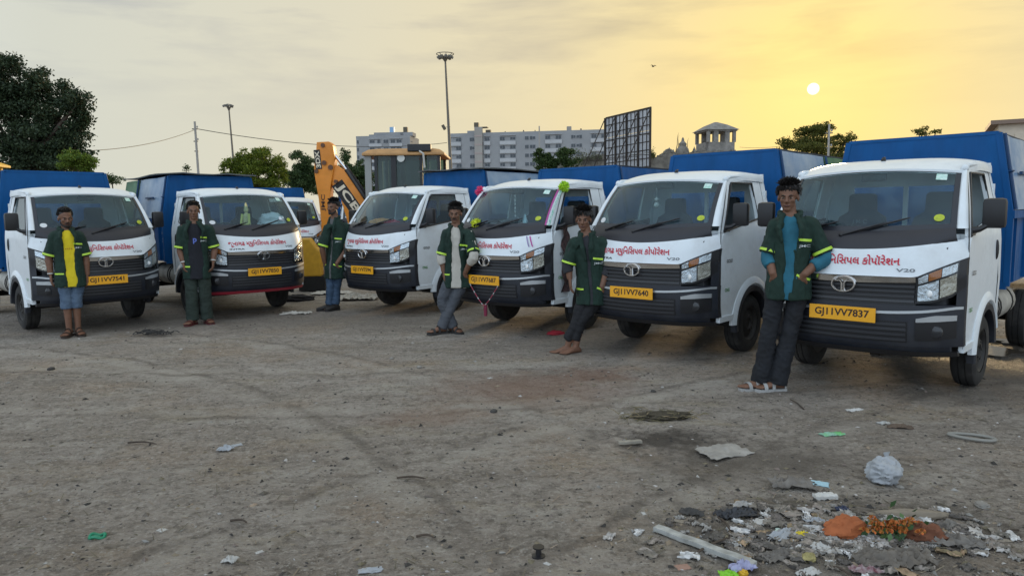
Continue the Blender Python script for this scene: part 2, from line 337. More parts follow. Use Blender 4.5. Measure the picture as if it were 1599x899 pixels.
# ---------------------------------------------------------------- the pickup trucks
# local frame: x = truck's right, y = forward, z = up, origin on the ground near the front axle
WHITE = mat('white truck paint', (.75, .80, .825), .36, coat=.25, spec=.5, dirt=.30, dirtcol=(.42, .40, .37))
NAVY = mat('charcoal bumper plastic', (.013, .016, .024), .45, var=.15, dirt=.25, dirtcol=(.09, .083, .075))
BLACK = mat('black plastic', (.012, .012, .014), .42)
RUBBER = mat('black rubber', (.018, .017, .016), .85, dirt=.6, dirtcol=(.11, .098, .084), bump=.2)
DARK = mat('dark underbody', (.012, .011, .010), .8, var=.3)
CHROME = mat('chrome trim', (.72, .72, .72), .16, 1.0)
SILVER = mat('silver trim', (.50, .52, .53), .35, .6)
BLUE = mat('blue painted steel', (.0005, .082, .262), .50, spec=.25, var=.18, vscale=2.5, dirt=.30, dirtcol=(.02, .085, .18), bump=.10, bscale=3, stretch=(2.2, 2.2, .7))
BLUEWORNLIT = mat('worn sky-lightened blue flap', (.10, .23, .42), .34, col2=(.34, .43, .52), vscale=2.2, dirt=.3, dirtcol=(.30, .33, .36), bump=.12, bscale=4)  # worn paint, with reflected sky brightness painted into the paler colour
GREENBOX = mat('green painted steel', (.05, .17, .075), .5, var=.25, vscale=3, dirt=.3, dirtcol=(.17, .2, .16))
YPLATE = mat('yellow number plate', (.86, .40, .012), .45, var=.06)
INK = mat('black plate ink', (.03, .015, .012), .6)
REDINK = mat('red hand lettering', (.55, .02, .045), .6)
GREY = mat('grey dashboard plastic', (.055, .058, .062), .6)
SEAT = mat('dark seat cloth', (.045, .05, .055), .9, var=.2)
CREAM = mat('cream cab lining', (.34, .33, .31), .8)
REFL = mat('faceted lamp reflector', (.80, .82, .84), .14, .9, bump=.9, bscale=26)
AMBER = mat('amber indicator', (.42, .13, .02), .25, bump=.4, bscale=40)
RIM = mat('dusty black steel rim', (.03, .028, .026), .6, .3, dirt=.5, dirtcol=(.12, .11, .095))
GLASS = glass_mat('windscreen glass', (.80, .89, .90), 1.0, .08, (.22, .36, .44))  # blue film colour paints a sky sheen over the dust
SIDEGLASS = glass_mat('side window glass', (.55, .62, .62), 1.0, .18)
LENS = glass_mat('lamp lens', (.92, .94, .95), .8)
def Fx(x): return .965 - .30 * x * x - 1.8 * max(0, abs(x) - .5) ** 2
GZ = ([.34, .40, .47, .56, .68, .76, .80, .95, .99, 1.02, 1.12, 1.20, 1.27], [-.10, -.055, -.015, 0, .006, .002, -.008, -.006, .004, -.006, -.03, -.065, -.105])
def S(x, z): return Fx(x) + float(np.interp(z, *GZ))
def fpatch(mb, x0, x1, lo, hi, off=0.0, th=.02, nx=14, nz=4):
    P, Q = [], []
    for i in range(nx + 1):
        x = x0 + (x1 - x0) * i / nx; a = lo(x) if callable(lo) else lo; b = hi(x) if callable(hi) else hi
        zs = [a + (b - a) * j / nz for j in range(nz + 1)]
        P.append([(x, S(x, z) + off, z) for z in zs]); Q.append([(x, S(x, z) + off - th, z) for z in zs])
    mb.slab(P, Q); return mb
def Xs(z): return float(np.interp(z, [.3, .42, .9, 1.25, 1.30, 1.50, 1.80, 1.86, 1.9], [.752, .760, .772, .765, .760, .722, .655, .635, .60]))
def spatch(mb, sd, y0, y1, lo, hi, off=0.0, th=.03, ny=14, nz=6):
    P, Q = [], []
    for i in range(ny + 1):
        y = y0 + (y1 - y0) * i / ny; a = lo(y) if callable(lo) else lo; b = hi(y) if callable(hi) else hi
        zs = [a + (b - a) * j / nz for j in range(nz + 1)]
        P.append([(sd * (Xs(z) + off), y, z) for z in zs]); Q.append([(sd * (Xs(z) + off - th), y, z) for z in zs])
    mb.slab(P, Q); return mb
def Wb(s): return Vector((.69 * s, .785 - .155 * s * s, 1.315 + .030 * s * s))
def Wt(s): return Vector((.632 * s, .405 - .135 * s * s, 1.825 - .033 * s * s))
def Wp(s, t): p = Wb(s).lerp(Wt(s), t); k = .035 * 4 * t * (1 - t) * (1 - .4 * s * s); return p + Vector((0, .8, .6)) * k
def lo_sill(y): return 1.285 + (.54 - y) * .14
AX, RX, WR = -.15, -2.55, .305
head_lo = lambda x: float(np.interp(abs(x), [.49, .60, .70, .78], [.785, .795, .835, .92]))
head_hi = lambda x: float(np.interp(abs(x), [.49, .60, .70, .78], [.985, 1.045, 1.095, 1.135]))
hood_lo = lambda x: .985 if abs(x) < .48 else head_hi(x)
cowl = lambda x: 1.185 + .07 * (x / .69) ** 2
def grid(fn, nu, nv): return [[fn(i / nu, j / nv) for j in range(nv + 1)] for i in range(nu + 1)]

def T(key, name, parent, m, fn, smooth=True, bev=0.0):
    def go():
        mb = MB(); fn(mb); return mb.mesh(m, smooth=smooth, bev=bev)
    return ob(name, cached('truck.' + key, go), parent)

def cab_shell(mb):
    fpatch(mb, -.77, .77, hood_lo, lambda x: max(cowl(x), hood_lo(x) + .02), 0, .03, 40, 6)                     # bonnet panel
    def roof(u, v):
        s = (u * 2 - 1) * 1.10; a = min(1, abs(s)); e = max(0, abs(s) - 1) / .10; f = Wt(max(-1, min(1, s)))
        y = (f.y + .024) * (1 - v) - .585 * v; w = .640 + .018 * min(1, v * 2)
        rise = math.sin(min(1, v / .5) * math.pi / 2); zc = 1.920 - .040 * a ** 4 - .03 * max(0, v - .7)
        return Vector((math.copysign(w * a + .016 * math.sin(e * 1.57), s), y - .03 * e * (1 - v), f.z - .004 + (zc - f.z + .004) * rise - .05 * (1 - math.cos(e * 1.57)) * (.3 + .7 * rise)))
    P = grid(roof, 44, 20); mb.slab(P, [[p - Vector((0, 0, .03)) for p in r] for r in P])
    mb.tube([Wt(k / 10 - 1) + Vector((0, -.012, -.012)) for k in range(21)], .016, 8)
    for sd in (-1, 1):
        mb.tube([(sd * .630, .268, 1.795), (sd * .648, .20, 1.832), (sd * .650, 0, 1.842), (sd * .652, -.57, 1.842)], .018, 8)
        mb.ell((sd * .640, .262, 1.806), (.030, .034, .034), 10, 8)
        A = [(Wp(sd, t) + Vector((sd * .004, .012, 0)), Vector((sd * (Xs(Wp(1, t).z) + .003), float(np.interp(t, [0, 1], [.60, .255])), Wp(1, t).z)), ) for t in [k / 8 for k in range(9)]]
        P = [[a.lerp(b, k / 4) + Vector((sd * .012, .018, 0)) * math.sin(math.pi * k / 4) for k in range(5)] for a, b in A]
        mb.slab(P, [[p - Vector((sd * .03, .035, 0)) for p in r] for r in P])                                       # windscreen pillar
        spatch(mb, sd, -.63, -.515, lambda y: .60, lambda y: 1.845, 0, .04, 3, 14)                              # rear corner
        mb.slab([[(sd * .755, .600, z), (sd * .68, S(.70, z) - .09, z)] for z in (1.13, 1.2, 1.26, 1.30)], [[(sd * .70, .55, z), (sd * .66, .6, z)] for z in (1.13, 1.2, 1.26, 1.30)])
    # rear wall with its window opening
    for x0, x1, z0, z1 in ((-.70, .70, .60, 1.32), (-.66, .66, 1.70, 1.88), (-.70, -.46, 1.32, 1.70), (.46, .70, 1.32, 1.70), (-.02, .02, 1.32, 1.70)):
        mb.box(((x0 + x1) / 2, -.60, (z0 + z1) / 2), (x1 - x0 - .002, .03, z1 - z0))
def door_fn(sd):
    def go(mb):
        arch = lambda y: (.315 + math.sqrt(max(0, .375 ** 2 - (y - AX) ** 2))) if abs(y - AX) < .36 else (.415 if y > AX else .50)
        ys = [.605, .5, .4, .3, .22, .209, .17, .1, 0, -.1, -.2, -.3, -.4, -.45, -.50, -.509, -.513]
        P, Q = [], []
        for y in ys:
            a = max(arch(y), .415); b = lo_sill(y)
            if y > .54: b = 1.275
            zs = [a + (b - a) * j / 8 for j in range(9)]
            cr = lambda z: .006 * math.exp(-((z - (1.16 + (.55 - y) * .16)) / .02) ** 2)
            P.append([(sd * (Xs(z) + cr(z)), y, z) for z in zs]); Q.append([(sd * (Xs(z) - .03), y, z) for z in zs])
        mb.slab(P, Q)
        fr = lambda y: max(1.775, lo_sill(y))
        spatch(mb, sd, .20, -.30, 1.775, 1.838, .002, .03, 8, 2)                                                # frame over the window
        spatch(mb, sd, -.30, -.512, lo_sill, 1.838, .002, .03, 4, 8)                                            # frame behind the window
        A = [(t, .60 - (.60 - .235) * t, .548 - (.548 - .185) * t) for t in [k / 8 for k in range(9)]]
        P = [[(sd * (Xs(1.285 + .55 * t) + .002), y, 1.285 + .553 * t) for y in (a, (a + b) / 2, b)] for t, a, b in A]
        mb.slab(P, [[(x - sd * .03, y, z) for x, y, z in r] for r in P])
    return go
def arch_fn(sd):
    def go(mb):
        P, Q = [], []
        for k in range(25):
            a = R(-8 + 186 * k / 24); c, s_ = math.cos(a), math.sin(a)
            row = []
            for r, o in ((.335, -.02), (.34, .012), (.385, .016), (.40, .004)): row.append((sd * (.768 + o), AX + r * c * 1.02, .315 + r * s_))
            P.append(row); Q.append([(x - sd * .05, y, z) for x, y, z in row])
        mb.slab(P, Q)
    return go
def flare_fn(sd):
    def go(mb):
        P, Q = [], []
        for k in range(25):
            a = R(2 + 160 * k / 24); c, s_ = math.cos(a), math.sin(a)
            row = [(sd * (.768 + o), AX + r * c, .325 + r * s_) for r, o in ((.40, .010), (.41, .022), (.445, .018), (.48, .002))]
            P.append(row); Q.append([(x - sd * .03, y, z) for x, y, z in row])
        mb.slab(P, Q)
        spatch(mb, sd, .61, .20, .40, .455, .014, .04, 4, 2)
    return go
def wheel_parts(root, x, y, sd, key=''):
    def tyre(mb):
        w = .085
        mb.lathe([(.185, -w), (.20, -w - .004), (.26, -w - .006), (.295, -w + .012), (WR, -w + .035), (WR, -.03), (WR - .008, -.028), (WR - .008, -.022), (WR, -.02), (WR, .02), (WR - .008, .022), (WR - .008, .028), (WR, .03), (WR, w - .035), (.295, w - .012), (.26, w + .006), (.20, w + .004), (.185, w)], (0, 0, 0), 'x', 36, False)
    def rim(mb):
        mb.lathe([(.187, -.08), (.187, .078), (.178, .082), (.165, .07), (.155, .045), (.11, .052), (.085, .07), (.055, .072), (.05, .055), (.0005, .055)], (0, 0, 0), 'x', 28)
        for k in range(5): a = 2 * math.pi * k / 5; mb.lathe([(.011, .055), (.011, .078), (.001, .08)], (0, .075 * math.cos(a), .075 * math.sin(a)), 'x', 6)
    def vents(mb):
        for k in range(8):
            a = 2 * math.pi * (k + .5) / 8; mb.lathe([(.016, .04), (.016, .058)], (0, .132 * math.cos(a), .132 * math.sin(a)), 'x', 8)
    w = empty('wheel', (x, y, WR)); w.parent = root
    T('tyre', 'tyre', w, RUBBER, tyre)
    r = T('rim', 'rim', w, RIM, rim)
    if sd < 0: w.rotation_euler = (0, 0, math.pi)
    return w
def lamp_parts(root, sd):
    k = str(sd)
    h = T('bezel' + k, 'headlight', root, BLACK, lambda mb: fpatch(mb, sd * .492, sd * .770, head_lo, head_hi, .006, .05, 12, 6))
    mid = lambda x: head_lo(x) + (head_hi(x) - head_lo(x)) * (.66 if abs(x) < .72 else .66)
    T('refl' + k, 'reflector', h, REFL, lambda mb: fpatch(mb, sd * .507, sd * .628, lambda x: head_lo(x) + .018, lambda x: mid(x) - .008, .011, .012, 6, 4))
    T('refl2' + k, 'side_reflector', h, mat('warm lamp reflector', (.66, .60, .50), .2, .8, bump=.8, bscale=22), lambda mb: fpatch(mb, sd * .636, sd * .722, lambda x: head_lo(x) + .022, lambda x: mid(x) - .008, .011, .012, 5, 4))
    T('ind' + k, 'indicator', h, AMBER, lambda mb: fpatch(mb, sd * .570, sd * .640, lambda x: mid(x) + .008, lambda x: head_hi(x) - .016, .011, .012, 4, 2))
    T('ind2' + k, 'side_lamp', h, REFL, lambda mb: (fpatch(mb, sd * .508, sd * .566, lambda x: mid(x) + .008, lambda x: head_hi(x) - .016, .011, .012, 4, 2), fpatch(mb, sd * .644, sd * .722, lambda x: mid(x) + .008, lambda x: head_hi(x) - .016, .011, .012, 4, 2)))
    T('bulb' + k, 'bulb', h, mat('lamp bulb', (.9, .9, .88), .1), lambda mb: mb.ell((sd * .572, S(.572, .88) + .012, .865), (.026, .008, .026)))
    T('lens' + k, 'lens', h, LENS, lambda mb: fpatch(mb, sd * .500, sd * .730, lambda x: head_lo(x) + .01, lambda x: head_hi(x) - .01, .020, .004, 10, 4))
TRUCKS = 'white municipal pickup trucks parked in an arc'
def truck(name, label, x, y, h, number, box='plain', glassL=True, glassR=True, redlip=False, far=False, lid=False, zt=2.165):
    r = empty(name, (x, y, 0), -R(h), label, 'truck', TRUCKS)
    T('cab', 'cab', r, WHITE, cab_shell)
    T('bumper', 'bumper', r, NAVY, lambda mb: (fpatch(mb, -.772, .772, .455, .772, 0, .06, 40, 6), fpatch(mb, -.70, .70, .395, .455, .004, .05, 30, 2), [fpatch(mb, s_ * .725, s_ * .774, .77, lambda x: 1.0, .004, .04, 3, 3) for s_ in (-1, 1)]))
    T('lip', 'bumper_lip', r, mat('red painted lip', (.30, .02, .035), .5) if redlip else BLACK, lambda mb: fpatch(mb, -.74, .74, .375, .415, .022, .05, 30, 2)) if not redlip else T('lipred', 'bumper_lip', r, mat('red painted lip', (.30, .02, .035), .5), lambda mb: fpatch(mb, -.74, .74, .375, .415, .022, .05, 30, 2))
    g = T('grille', 'grille', r, BLACK, lambda mb: fpatch(mb, -.492, .492, .772, .975, -.015, .03, 24, 3))
    for k, z in enumerate((.800, .837, .874, .911)):
        T('slat%d' % k, 'slat', g, mat('dark grey slat', (.035, .037, .042), .38), lambda mb: fpatch(mb, -.485, .485, z - .009, z + .009, .004, .02, 24, 1))
    for k, z in enumerate((.505, .545, .585, .622)):
        T('lslat%d' % k, 'lower_slat', r, mat('dark grey slat', (.035, .037, .042), .38), lambda mb: fpatch(mb, -.44, .44, z - .010, z + .010, .008, .02, 22, 1))
    T('lgrille', 'lower_grille', r, BLACK, lambda mb: fpatch(mb, -.45, .45, .485, .645, .003, .02, 22, 2))
    T('chrome', 'chrome_bar', r, CHROME, lambda mb: fpatch(mb, -.492, .492, lambda x: .945 - .012 * (1 - (x / .49) ** 2), lambda x: .982 + .004 * (x / .49) ** 2, .016, .03, 24, 2))
    def emblem(mb):
        n = 40; P = [(.085 * math.cos(2 * math.pi * k / n), .058 * math.sin(2 * math.pi * k / n)) for k in range(n)]
        mb.tube([(a, S(0, .92) + .028, .915 + b) for a, b in P] + [(P[0][0], S(0, .92) + .028, .915 + P[0][1])], .0085, 6, False)
        for s_ in (-1, 1): mb.tube([(s_ * .010, S(0, .92) + .028, .861), (s_ * .010, S(0, .92) + .03, .925), (s_ * .022, S(0, .92) + .03, .940), (s_ * .072, S(0, .92) + .028, .944)], [.009, .008, .007, .004], 6)
    T('emblem', 'emblem', r, CHROME, emblem)
    T('stripe', 'bumper_strip', r, SILVER, lambda mb: fpatch(mb, -.765, .765, lambda x: .698 + .045 * min(1, (abs(x) / .72) ** 3), lambda x: .718 + .045 * min(1, (abs(x) / .72) ** 3), .010, .02, 40, 1))
    for sd in (-1, 1):
        k = str(sd)
        f = T('fog' + k, 'fog_lamp_pocket', r, BLACK, lambda mb: fpatch(mb, sd * .50, sd * .735, lambda x: .505 + .05 * max(0, abs(x) - .62) * 4, .652, .006, .02, 8, 3))
        T('fogl' + k, 'fog_lamp', f, mat('smoked fog lamp', (.03, .031, .034), .2), lambda mb: mb.lathe([(.048, 0), (.044, .012), (.03, .018), (.001, .02)], (sd * .625, S(.625, .575) + .004, .575), 'y', 18))
        T('fogt' + k, 'fog_lamp_trim', f, SILVER, lambda mb: fpatch(mb, sd * .505, sd * .735, lambda x: .645 + .06 * (abs(x) - .505), lambda x: .652 + .24 * min(.11, abs(x) - .503) + .02, .012, .02, 8, 1))
        lamp_parts(r, sd)
        d = T('door' + k, 'door', r, WHITE, door_fn(sd))
        def handle(mb): mb.ell((sd * .772, -.42, 1.14), (.016, .022, .085), 10, 8)
        T('handle' + k, 'handle', d, BLACK, handle)
        T('seal' + k, 'window_seal', d, BLACK, lambda mb: [mb.tube([(sd * (Xs(z) + .002), y_, z) for y_, z in ((.545, 1.287), (.19, 1.772), (-.298, 1.775), (-.318, 1.405), (.545, 1.287))], .011, 6)])
        if (glassL if sd < 0 else glassR):
            T('dglass' + k, 'side_window', d, SIDEGLASS, lambda mb: mb.slab(*[[[(sd * (Xs(z) - o), y0, z) for z in zs] for y0, zs in ((.53, (1.29, 1.30)), (.36, (1.315, 1.53)), (.195, (1.335, 1.765)), (-.10, (1.375, 1.77)), (-.31, (1.405, 1.77)))] for o in (.010, .015)]))
        T('seam' + k, 'door_seam', d, BLACK, lambda mb: (mb.tube([(sd * (Xs(z_) + .001), y_, z_) for y_, z_ in ((.607, .43), (.607, .8), (.607, 1.1), (.604, 1.285), (.42, 1.56), (.245, 1.822), (.10, 1.842), (-.30, 1.842), (-.47, 1.838), (-.511, 1.78), (-.513, 1.4), (-.513, .9), (-.513, .55))], .0045, 4)))
        T('doorcard' + k, 'door_card', d, GREY, lambda mb: spatch(mb, sd, .50, -.48, .72, lambda y: lo_sill(y) - .02, -.032, .03, 6, 3))
        def mirror(mb):
            mb.box((sd * .885, .43, 1.455), (.155, .075, .225)); 
        mi = T('mirror' + k, 'wing_mirror', r, BLACK, mirror, bev=.032)
        T('marm' + k, 'mirror_arm', mi, BLACK, lambda mb: (mb.tube([(sd * .745, .50, 1.325), (sd * .80, .47, 1.335), (sd * .85, .44, 1.37)], [.028, .022, .02], 8), mb.box((sd * .752, .47, 1.305), (.03, .12, .035))))
        T('mglass' + k, 'mirror_glass', mi, CHROME, lambda mb: mb.box((sd * .885, .389, 1.455), (.125, .004, .19)))
        T('arch' + k, 'wheel_arch', r, NAVY, arch_fn(sd))
        T('flare' + k, 'wheel_flare', r, WHITE, flare_fn(sd))
        T('liner' + k, 'arch_liner', r, DARK, lambda mb: mb.slab([[(sd * .75, AX + .37 * math.cos(R(a)), .315 + .37 * math.sin(R(a))), (sd * .45, AX + .37 * math.cos(R(a)), .315 + .37 * math.sin(R(a)))] for a in range(0, 181, 12)], [[(sd * .75, AX + .385 * math.cos(R(a)), .315 + .385 * math.sin(R(a))), (sd * .45, AX + .385 * math.cos(R(a)), .315 + .385 * math.sin(R(a)))] for a in range(0, 181, 12)]))
        for yy in (AX, RX): wheel_parts(r, sd * .665, yy, sd)
        dirx = 1 if sd > 0 else -1
        T('gold' + k, 'side_badge', d, mat('dark badge', (.05, .05, .05), .4), lambda mb: mb.add(*(lambda q: (q.v, q.f))(lettering('GOLD', lambda u, v: (sd * (Xs(1.0) + .006), .42 + dirx * u, 1.0 + v), width=.13, bold=.02))), smooth=False)
        T('cng' + k, 'fuel_badge', d, mat('green badge', (.05, .25, .05), .5), lambda mb: mb.add(*(lambda q: (q.v, q.f))(lettering('CNG', lambda u, v: (sd * (Xs(.72) + .006), .46 + dirx * u, .715 + v), width=.10, bold=.03))), smooth=False)
    T('cowlp', 'cowl', r, mat('dark cowl plastic', (.022, .022, .028), .5, var=.1), lambda mb: mb.slab(*[[[Vector((s * .70, S(s * .69, cowl(s * .69)) - .004, cowl(s * .69))).lerp(Wb(s * .985) + Vector((0, .006, .008)), t) + Vector((0, .02 * math.sin(math.pi * t) - o, -o)) for t in (0, .25, .5, .75, 1)] for s in [k / 12 - 1 for k in range(25)]] for o in (0, .02)]))
    T('wind', 'windscreen', r, GLASS, lambda mb: mb.slab(*[[[Wp(s * .985, t) - Vector((0, o, 0)) for t in [q / 8 for q in range(9)]] for s in [k / 10 - 1 for k in range(21)]] for o in (.004, .010)]))
    def frit(mb):
        for s0, s1, t0, t1 in ((-.99, .99, .935, 1.0), (-.99, -.935, .07, .94), (.935, .99, .07, .94), (-.99, .99, 0, .08)):
            mb.slab(*[[[Wp(s0 + (s1 - s0) * k / 20, t0 + (t1 - t0) * j / 6) + Vector((0, o, 0)) for j in range(7)] for k in range(21)] for o in (.001, -.003)])
    T('frit', 'windscreen_border', r, mat('black glass border', (.02, .023, .03), .25), frit)
    for k, (a, b) in enumerate((((.22, .02), (-.40, .19)), ((-.30, .02), (-.86, .10)))) if False else enumerate((((.12, -.06), (-.55, .17)), ((.66, -.06), (.20, .13)))):
        def wiper(mb, a=a, b=b):
            p, q = Wp(a[0], a[1]), Wp(b[0], b[1]); o = Vector((0, .03, .012)); m_ = p.lerp(q, .55)
            mb.tube([p + o, m_ + o * 1.3, p.lerp(q, .75) + o], [.013, .009, .006], 6)
            n = 8; pts = [Wp(a[0] + (b[0] - a[0]) * t, a[1] + (b[1] - a[1]) * t) + o * .55 for t in [.3 + .72 * i / n for i in range(n + 1)]]
            mb.tube(pts, [.004] + [.009] * (n - 1) + [.004], 6)
            mb.ell(p + o, .018)
        T('wiper%d' % k, 'wiper', r, BLACK, wiper)
    p = T('plate', 'number_plate', r, YPLATE, lambda mb: mb.box((0, S(0, .68) + .024, .684), (.50, .010, .112)), smooth=False, bev=.003)
    yy = S(0, .68) + .0305
    q = lettering(number, lambda u, v: (-u, yy, .683 + v), width=.41, height=.074, bold=.022); ob('registration', q.mesh(INK, fix=False), p)
    def hood_text(s, cx, cz, w, hgt, m, nm, bold=.02, key=None):
        def go(): return lettering(s, lambda u, v: (-(u + cx), S(u + cx, cz + v) + .005, cz + v), width=w, height=hgt, bold=bold).mesh(m, fix=False)
        return ob(nm, cached('tx' + s, go), r)
    hood_text('જૂનાગઢ મ્યુિનિસપલ કોપૉરેશન', -.045, 1.098, .85, .098, REDINK, 'painted_lettering', .020)
    hood_text('V20', .42, 1.035, .125, .026, mat('dark silver badge', (.16, .17, .18), .35, .5), 'model_badge', .02)
    hood_text('INTRA', -.36, 1.022, .20, .020, BLACK, 'maker_badge', .02)
    def sticker(nm, pts, m, key):
        def go():
            mb = MB(); mb.slab(*[[[Wp(s, t) + Vector((0, o, o * .7)) for s, t in row] for row in pts] for o in (.003, .001)]); return mb.mesh(m)
        ob(nm, cached(key, go), r)
    gs = lambda s, t, ds, dt: [[(s + ds * (i - 2) / 2, t + dt * (j - 2) / 2) for j in range(5)] for i in range(5)]
    def disc(s, t, ds, dt): return [[(s + ds * k / 3 * math.cos(a), t + dt * k / 3 * math.sin(a)) for a in [2 * math.pi * q / 16 for q in range(17)]] for k in (.01, 1, 2, 3)]
    # stickers sit on the passenger side of the windscreen (truck's left)
    sticker('fuel_sticker', gs(-.80, .845, .055, .055), mat('pale green sticker', (.30, .60, .48), .5, col2=(.75, .85, .8), vscale=30), 'st1')
    sticker('round_sticker', disc(-.83, .17, .05, .052), mat('lime round sticker', (.55, .62, .03), .5, col2=(.35, .42, .03), vscale=50), 'st2')
    sticker('permit_sticker', disc(.86, .13, .055, .055), mat('white round sticker', (.72, .74, .74), .5), 'st3')
    T('antenna', 'roof_antenna', r, BLACK, lambda mb: mb.tube([(0, .11, 1.905), (0, .10, 1.925), (0, .07, 1.935)], [.022, .016, .006], 8))
    # inside the cab
    T('floor', 'cab_floor', r, DARK, lambda mb: mb.box((0, .05, .62), (1.36, 1.25, .04)))
    T('dash', 'dashboard', r, GREY, lambda mb: mb.prism([(.72, .70), (.74, 1.20), (.66, 1.275), (.42, 1.25), (.36, 1.10), (.40, .70)], -.66, .66, 'yz'), bev=.02)
    T('lining', 'roof_lining', r, CREAM, lambda mb: mb.box((0, -.24, 1.825), (1.04, .62, .010)))
    for sx in (-.32, .34):
        se = T('seat%.1f' % sx, 'seat', r, SEAT, lambda mb: mb.box((sx, -.20, .92), (.50, .48, .16)), bev=.04)
        T('sback%.1f' % sx, 'backrest', se, SEAT, lambda mb: mb.loft([[(sx + a * w, -.46 + y0 + b * .05, z) for a, b in ((-1, -1), (1, -1), (1, 1), (-1, 1))] for z, w, y0 in ((.98, .24, .04), (1.3, .235, 0), (1.42, .20, -.02), (1.47, .12, -.03), (1.62, .115, -.035), (1.64, .09, -.035))]), bev=.02)
    st = T('steer', 'steering_wheel', r, BLACK, lambda mb: mb.tube([(.34 + .18 * math.cos(2 * math.pi * k / 24), .30 + .18 * math.sin(2 * math.pi * k / 24) * .75, 1.27 + .18 * math.sin(2 * math.pi * k / 24) * .66) for k in range(25)], .014, 6))
    T('column', 'steering_column', st, BLACK, lambda mb: (mb.tube([(.34, .30, 1.27), (.34, .46, 1.08)], .03), mb.bar((.17, .30, 1.27), (.51, .30, 1.27), .03, .012)))
    T('rmirror', 'rear_view_mirror', r, BLACK, lambda mb: mb.box((0, .34, 1.755), (.20, .03, .06)), bev=.012)
    T('rwin', 'rear_window', r, glass_mat('rear window glass', (.9, .93, .93), .6), lambda mb: mb.box((0, -.60, 1.51), (.92, .006, .38)))
    # chassis
    T('chassis', 'chassis', r, DARK, lambda mb: [mb.box((s_ * .36, -1.3, .52), (.08, 3.9, .12)) for s_ in (-1, 1)] + [mb.box((0, yy, .50), (.7, .08, .10)) for yy in (.5, -1.0, -2.0, -3.1)] + [mb.tube([(-.62, yy, WR), (.62, yy, WR)], .045) for yy in (AX, RX)] + [mb.box((0, .30, .52), (.9, .5, .16)), mb.box((0, -.55, .48), (.6, .7, .22))])
    for s_ in (-1, 1):
        tk = T('tank%d' % s_, 'gas_cylinder', r, mat('dusty gas cylinder', (.42, .40, .35), .5, var=.3, dirt=.5, dirtcol=(.2, .17, .14)), lambda mb: mb.lathe([(.02, -2.0), (.13, -1.96), (.165, -1.88), (.165, -.98), (.13, -.90), (.02, -.86)], (s_ * .55, 0, .56), 'y', 20))
        for yy in (-1.02, -1.12, -1.7): T('strap%d%.2f' % (s_, yy), 'cylinder_strap', tk, DARK, lambda mb: mb.lathe([(.160, yy - .02), (.172, yy - .02), (.172, yy + .02), (.160, yy + .02)], (s_ * .55, 0, .56), 'y', 20))
    # cargo box: upright below, sloping in above
    yb0, yb1, zb, zm, wb, wt = -.95, -3.38, .78, 1.43, .768, .645; zk = '%.2f' % zt
    cb = T('box' + zk, 'cargo_box', r, BLUE, lambda mb: mb.loft([[(-w, yy_, z) for w, z in ((wb - .02, zb), (wb - .02, zm), (wt - .02, zt), (-(wt - .02), zt), (-(wb - .02), zm), (-(wb - .02), zb))] for yy_ in (yb0, yb1)]), smooth=False)
    def frontframe(mb):
        for s_ in (-1, 1):
            mb.bar((s_ * wb, yb0 - .02, zb), (s_ * wb, yb0 - .02, zm), .05, .05, (0, 1, 0)); mb.bar((s_ * wb, yb0 - .02, zm), (s_ * wt, yb0 - .02, zt), .05, .05, (0, 1, 0))
            mb.bar((s_ * (wb + .01), yb0, zm), (s_ * (wb + .01), yb1, zm), .05, .07)
        mb.bar((-wt, yb0 - .02, zt), (wt, yb0 - .02, zt), .05, .03); mb.bar((-wb, yb0 - .02, zb), (wb, yb0 - .02, zb), .05, .06)
    T('bframe' + zk, 'box_frame', cb, BLUE, frontframe, smooth=False)
    for sd in (-1, 1):
        for k, (ya, yb_, m_) in enumerate(((yb0 - .07, -2.46, BLUEWORNLIT if box != 'blue' else BLUE), (-2.50, yb1 + .02, GREENBOX))):
            a0 = Vector((sd * (wb + .002), 0, zm + .04)); a1 = Vector((sd * (wt + .006), 0, zt - .01)); nrm = Vector((sd * (zt - zm), 0, wb - wt)).normalized()
            def flap(mb):
                P = [[a0.lerp(a1, t) + Vector((0, y_, 0)) + nrm * (.012 + .008 * math.sin(y_ * 7 + t * 3)) for t in (0, .25, .5, .75, 1)] for y_ in np.linspace(ya, yb_, 9)]
                mb.slab(P, [[p_ - nrm * .012 for p_ in row] for row in P])
            fl = T('flap%d%d%s' % (sd, k, box + zk), 'side_flap', cb, m_, flap)
            T('latch%d%d%s' % (sd, k, zk), 'latch', fl, mat('blue latch', (.01, .05, .13), .5), lambda mb: mb.bar(a0.lerp(a1, .50) + Vector((0, (ya + yb_) / 2 + .25, 0)) + nrm * .04, a0.lerp(a1, .50) + Vector((0, (ya + yb_) / 2 - .15, 0)) + nrm * .04, .025, .025))
            T('hinge%d%d%s' % (sd, k, zk), 'hinge_rod', fl, mat('blue latch', (.01, .05, .13), .5), lambda mb: mb.tube([a0 + Vector((0, ya + .01, 0)) + nrm * .03, a0.lerp(a1, .48) + Vector((0, ya + .01, 0)) + nrm * .03, a0.lerp(a1, .5) + Vector((0, ya + .01, 0)) + nrm * .034, a0.lerp(a1, .52) + Vector((0, ya + .01, 0)) + nrm * .03, a1 + Vector((0, ya + .01, 0)) + nrm * .03], [.016, .016, .034, .016, .016], 6))
        for k in range(4):
            T('rib%d%d' % (sd, k), 'side_rib', cb, BLUE, lambda mb: mb.box((sd * (wb - .003), -1.25 - k * .62, (zb + zm) / 2), (.035, .05, zm - zb - .04)), smooth=False)
        dirx = 1 if sd > 0 else -1
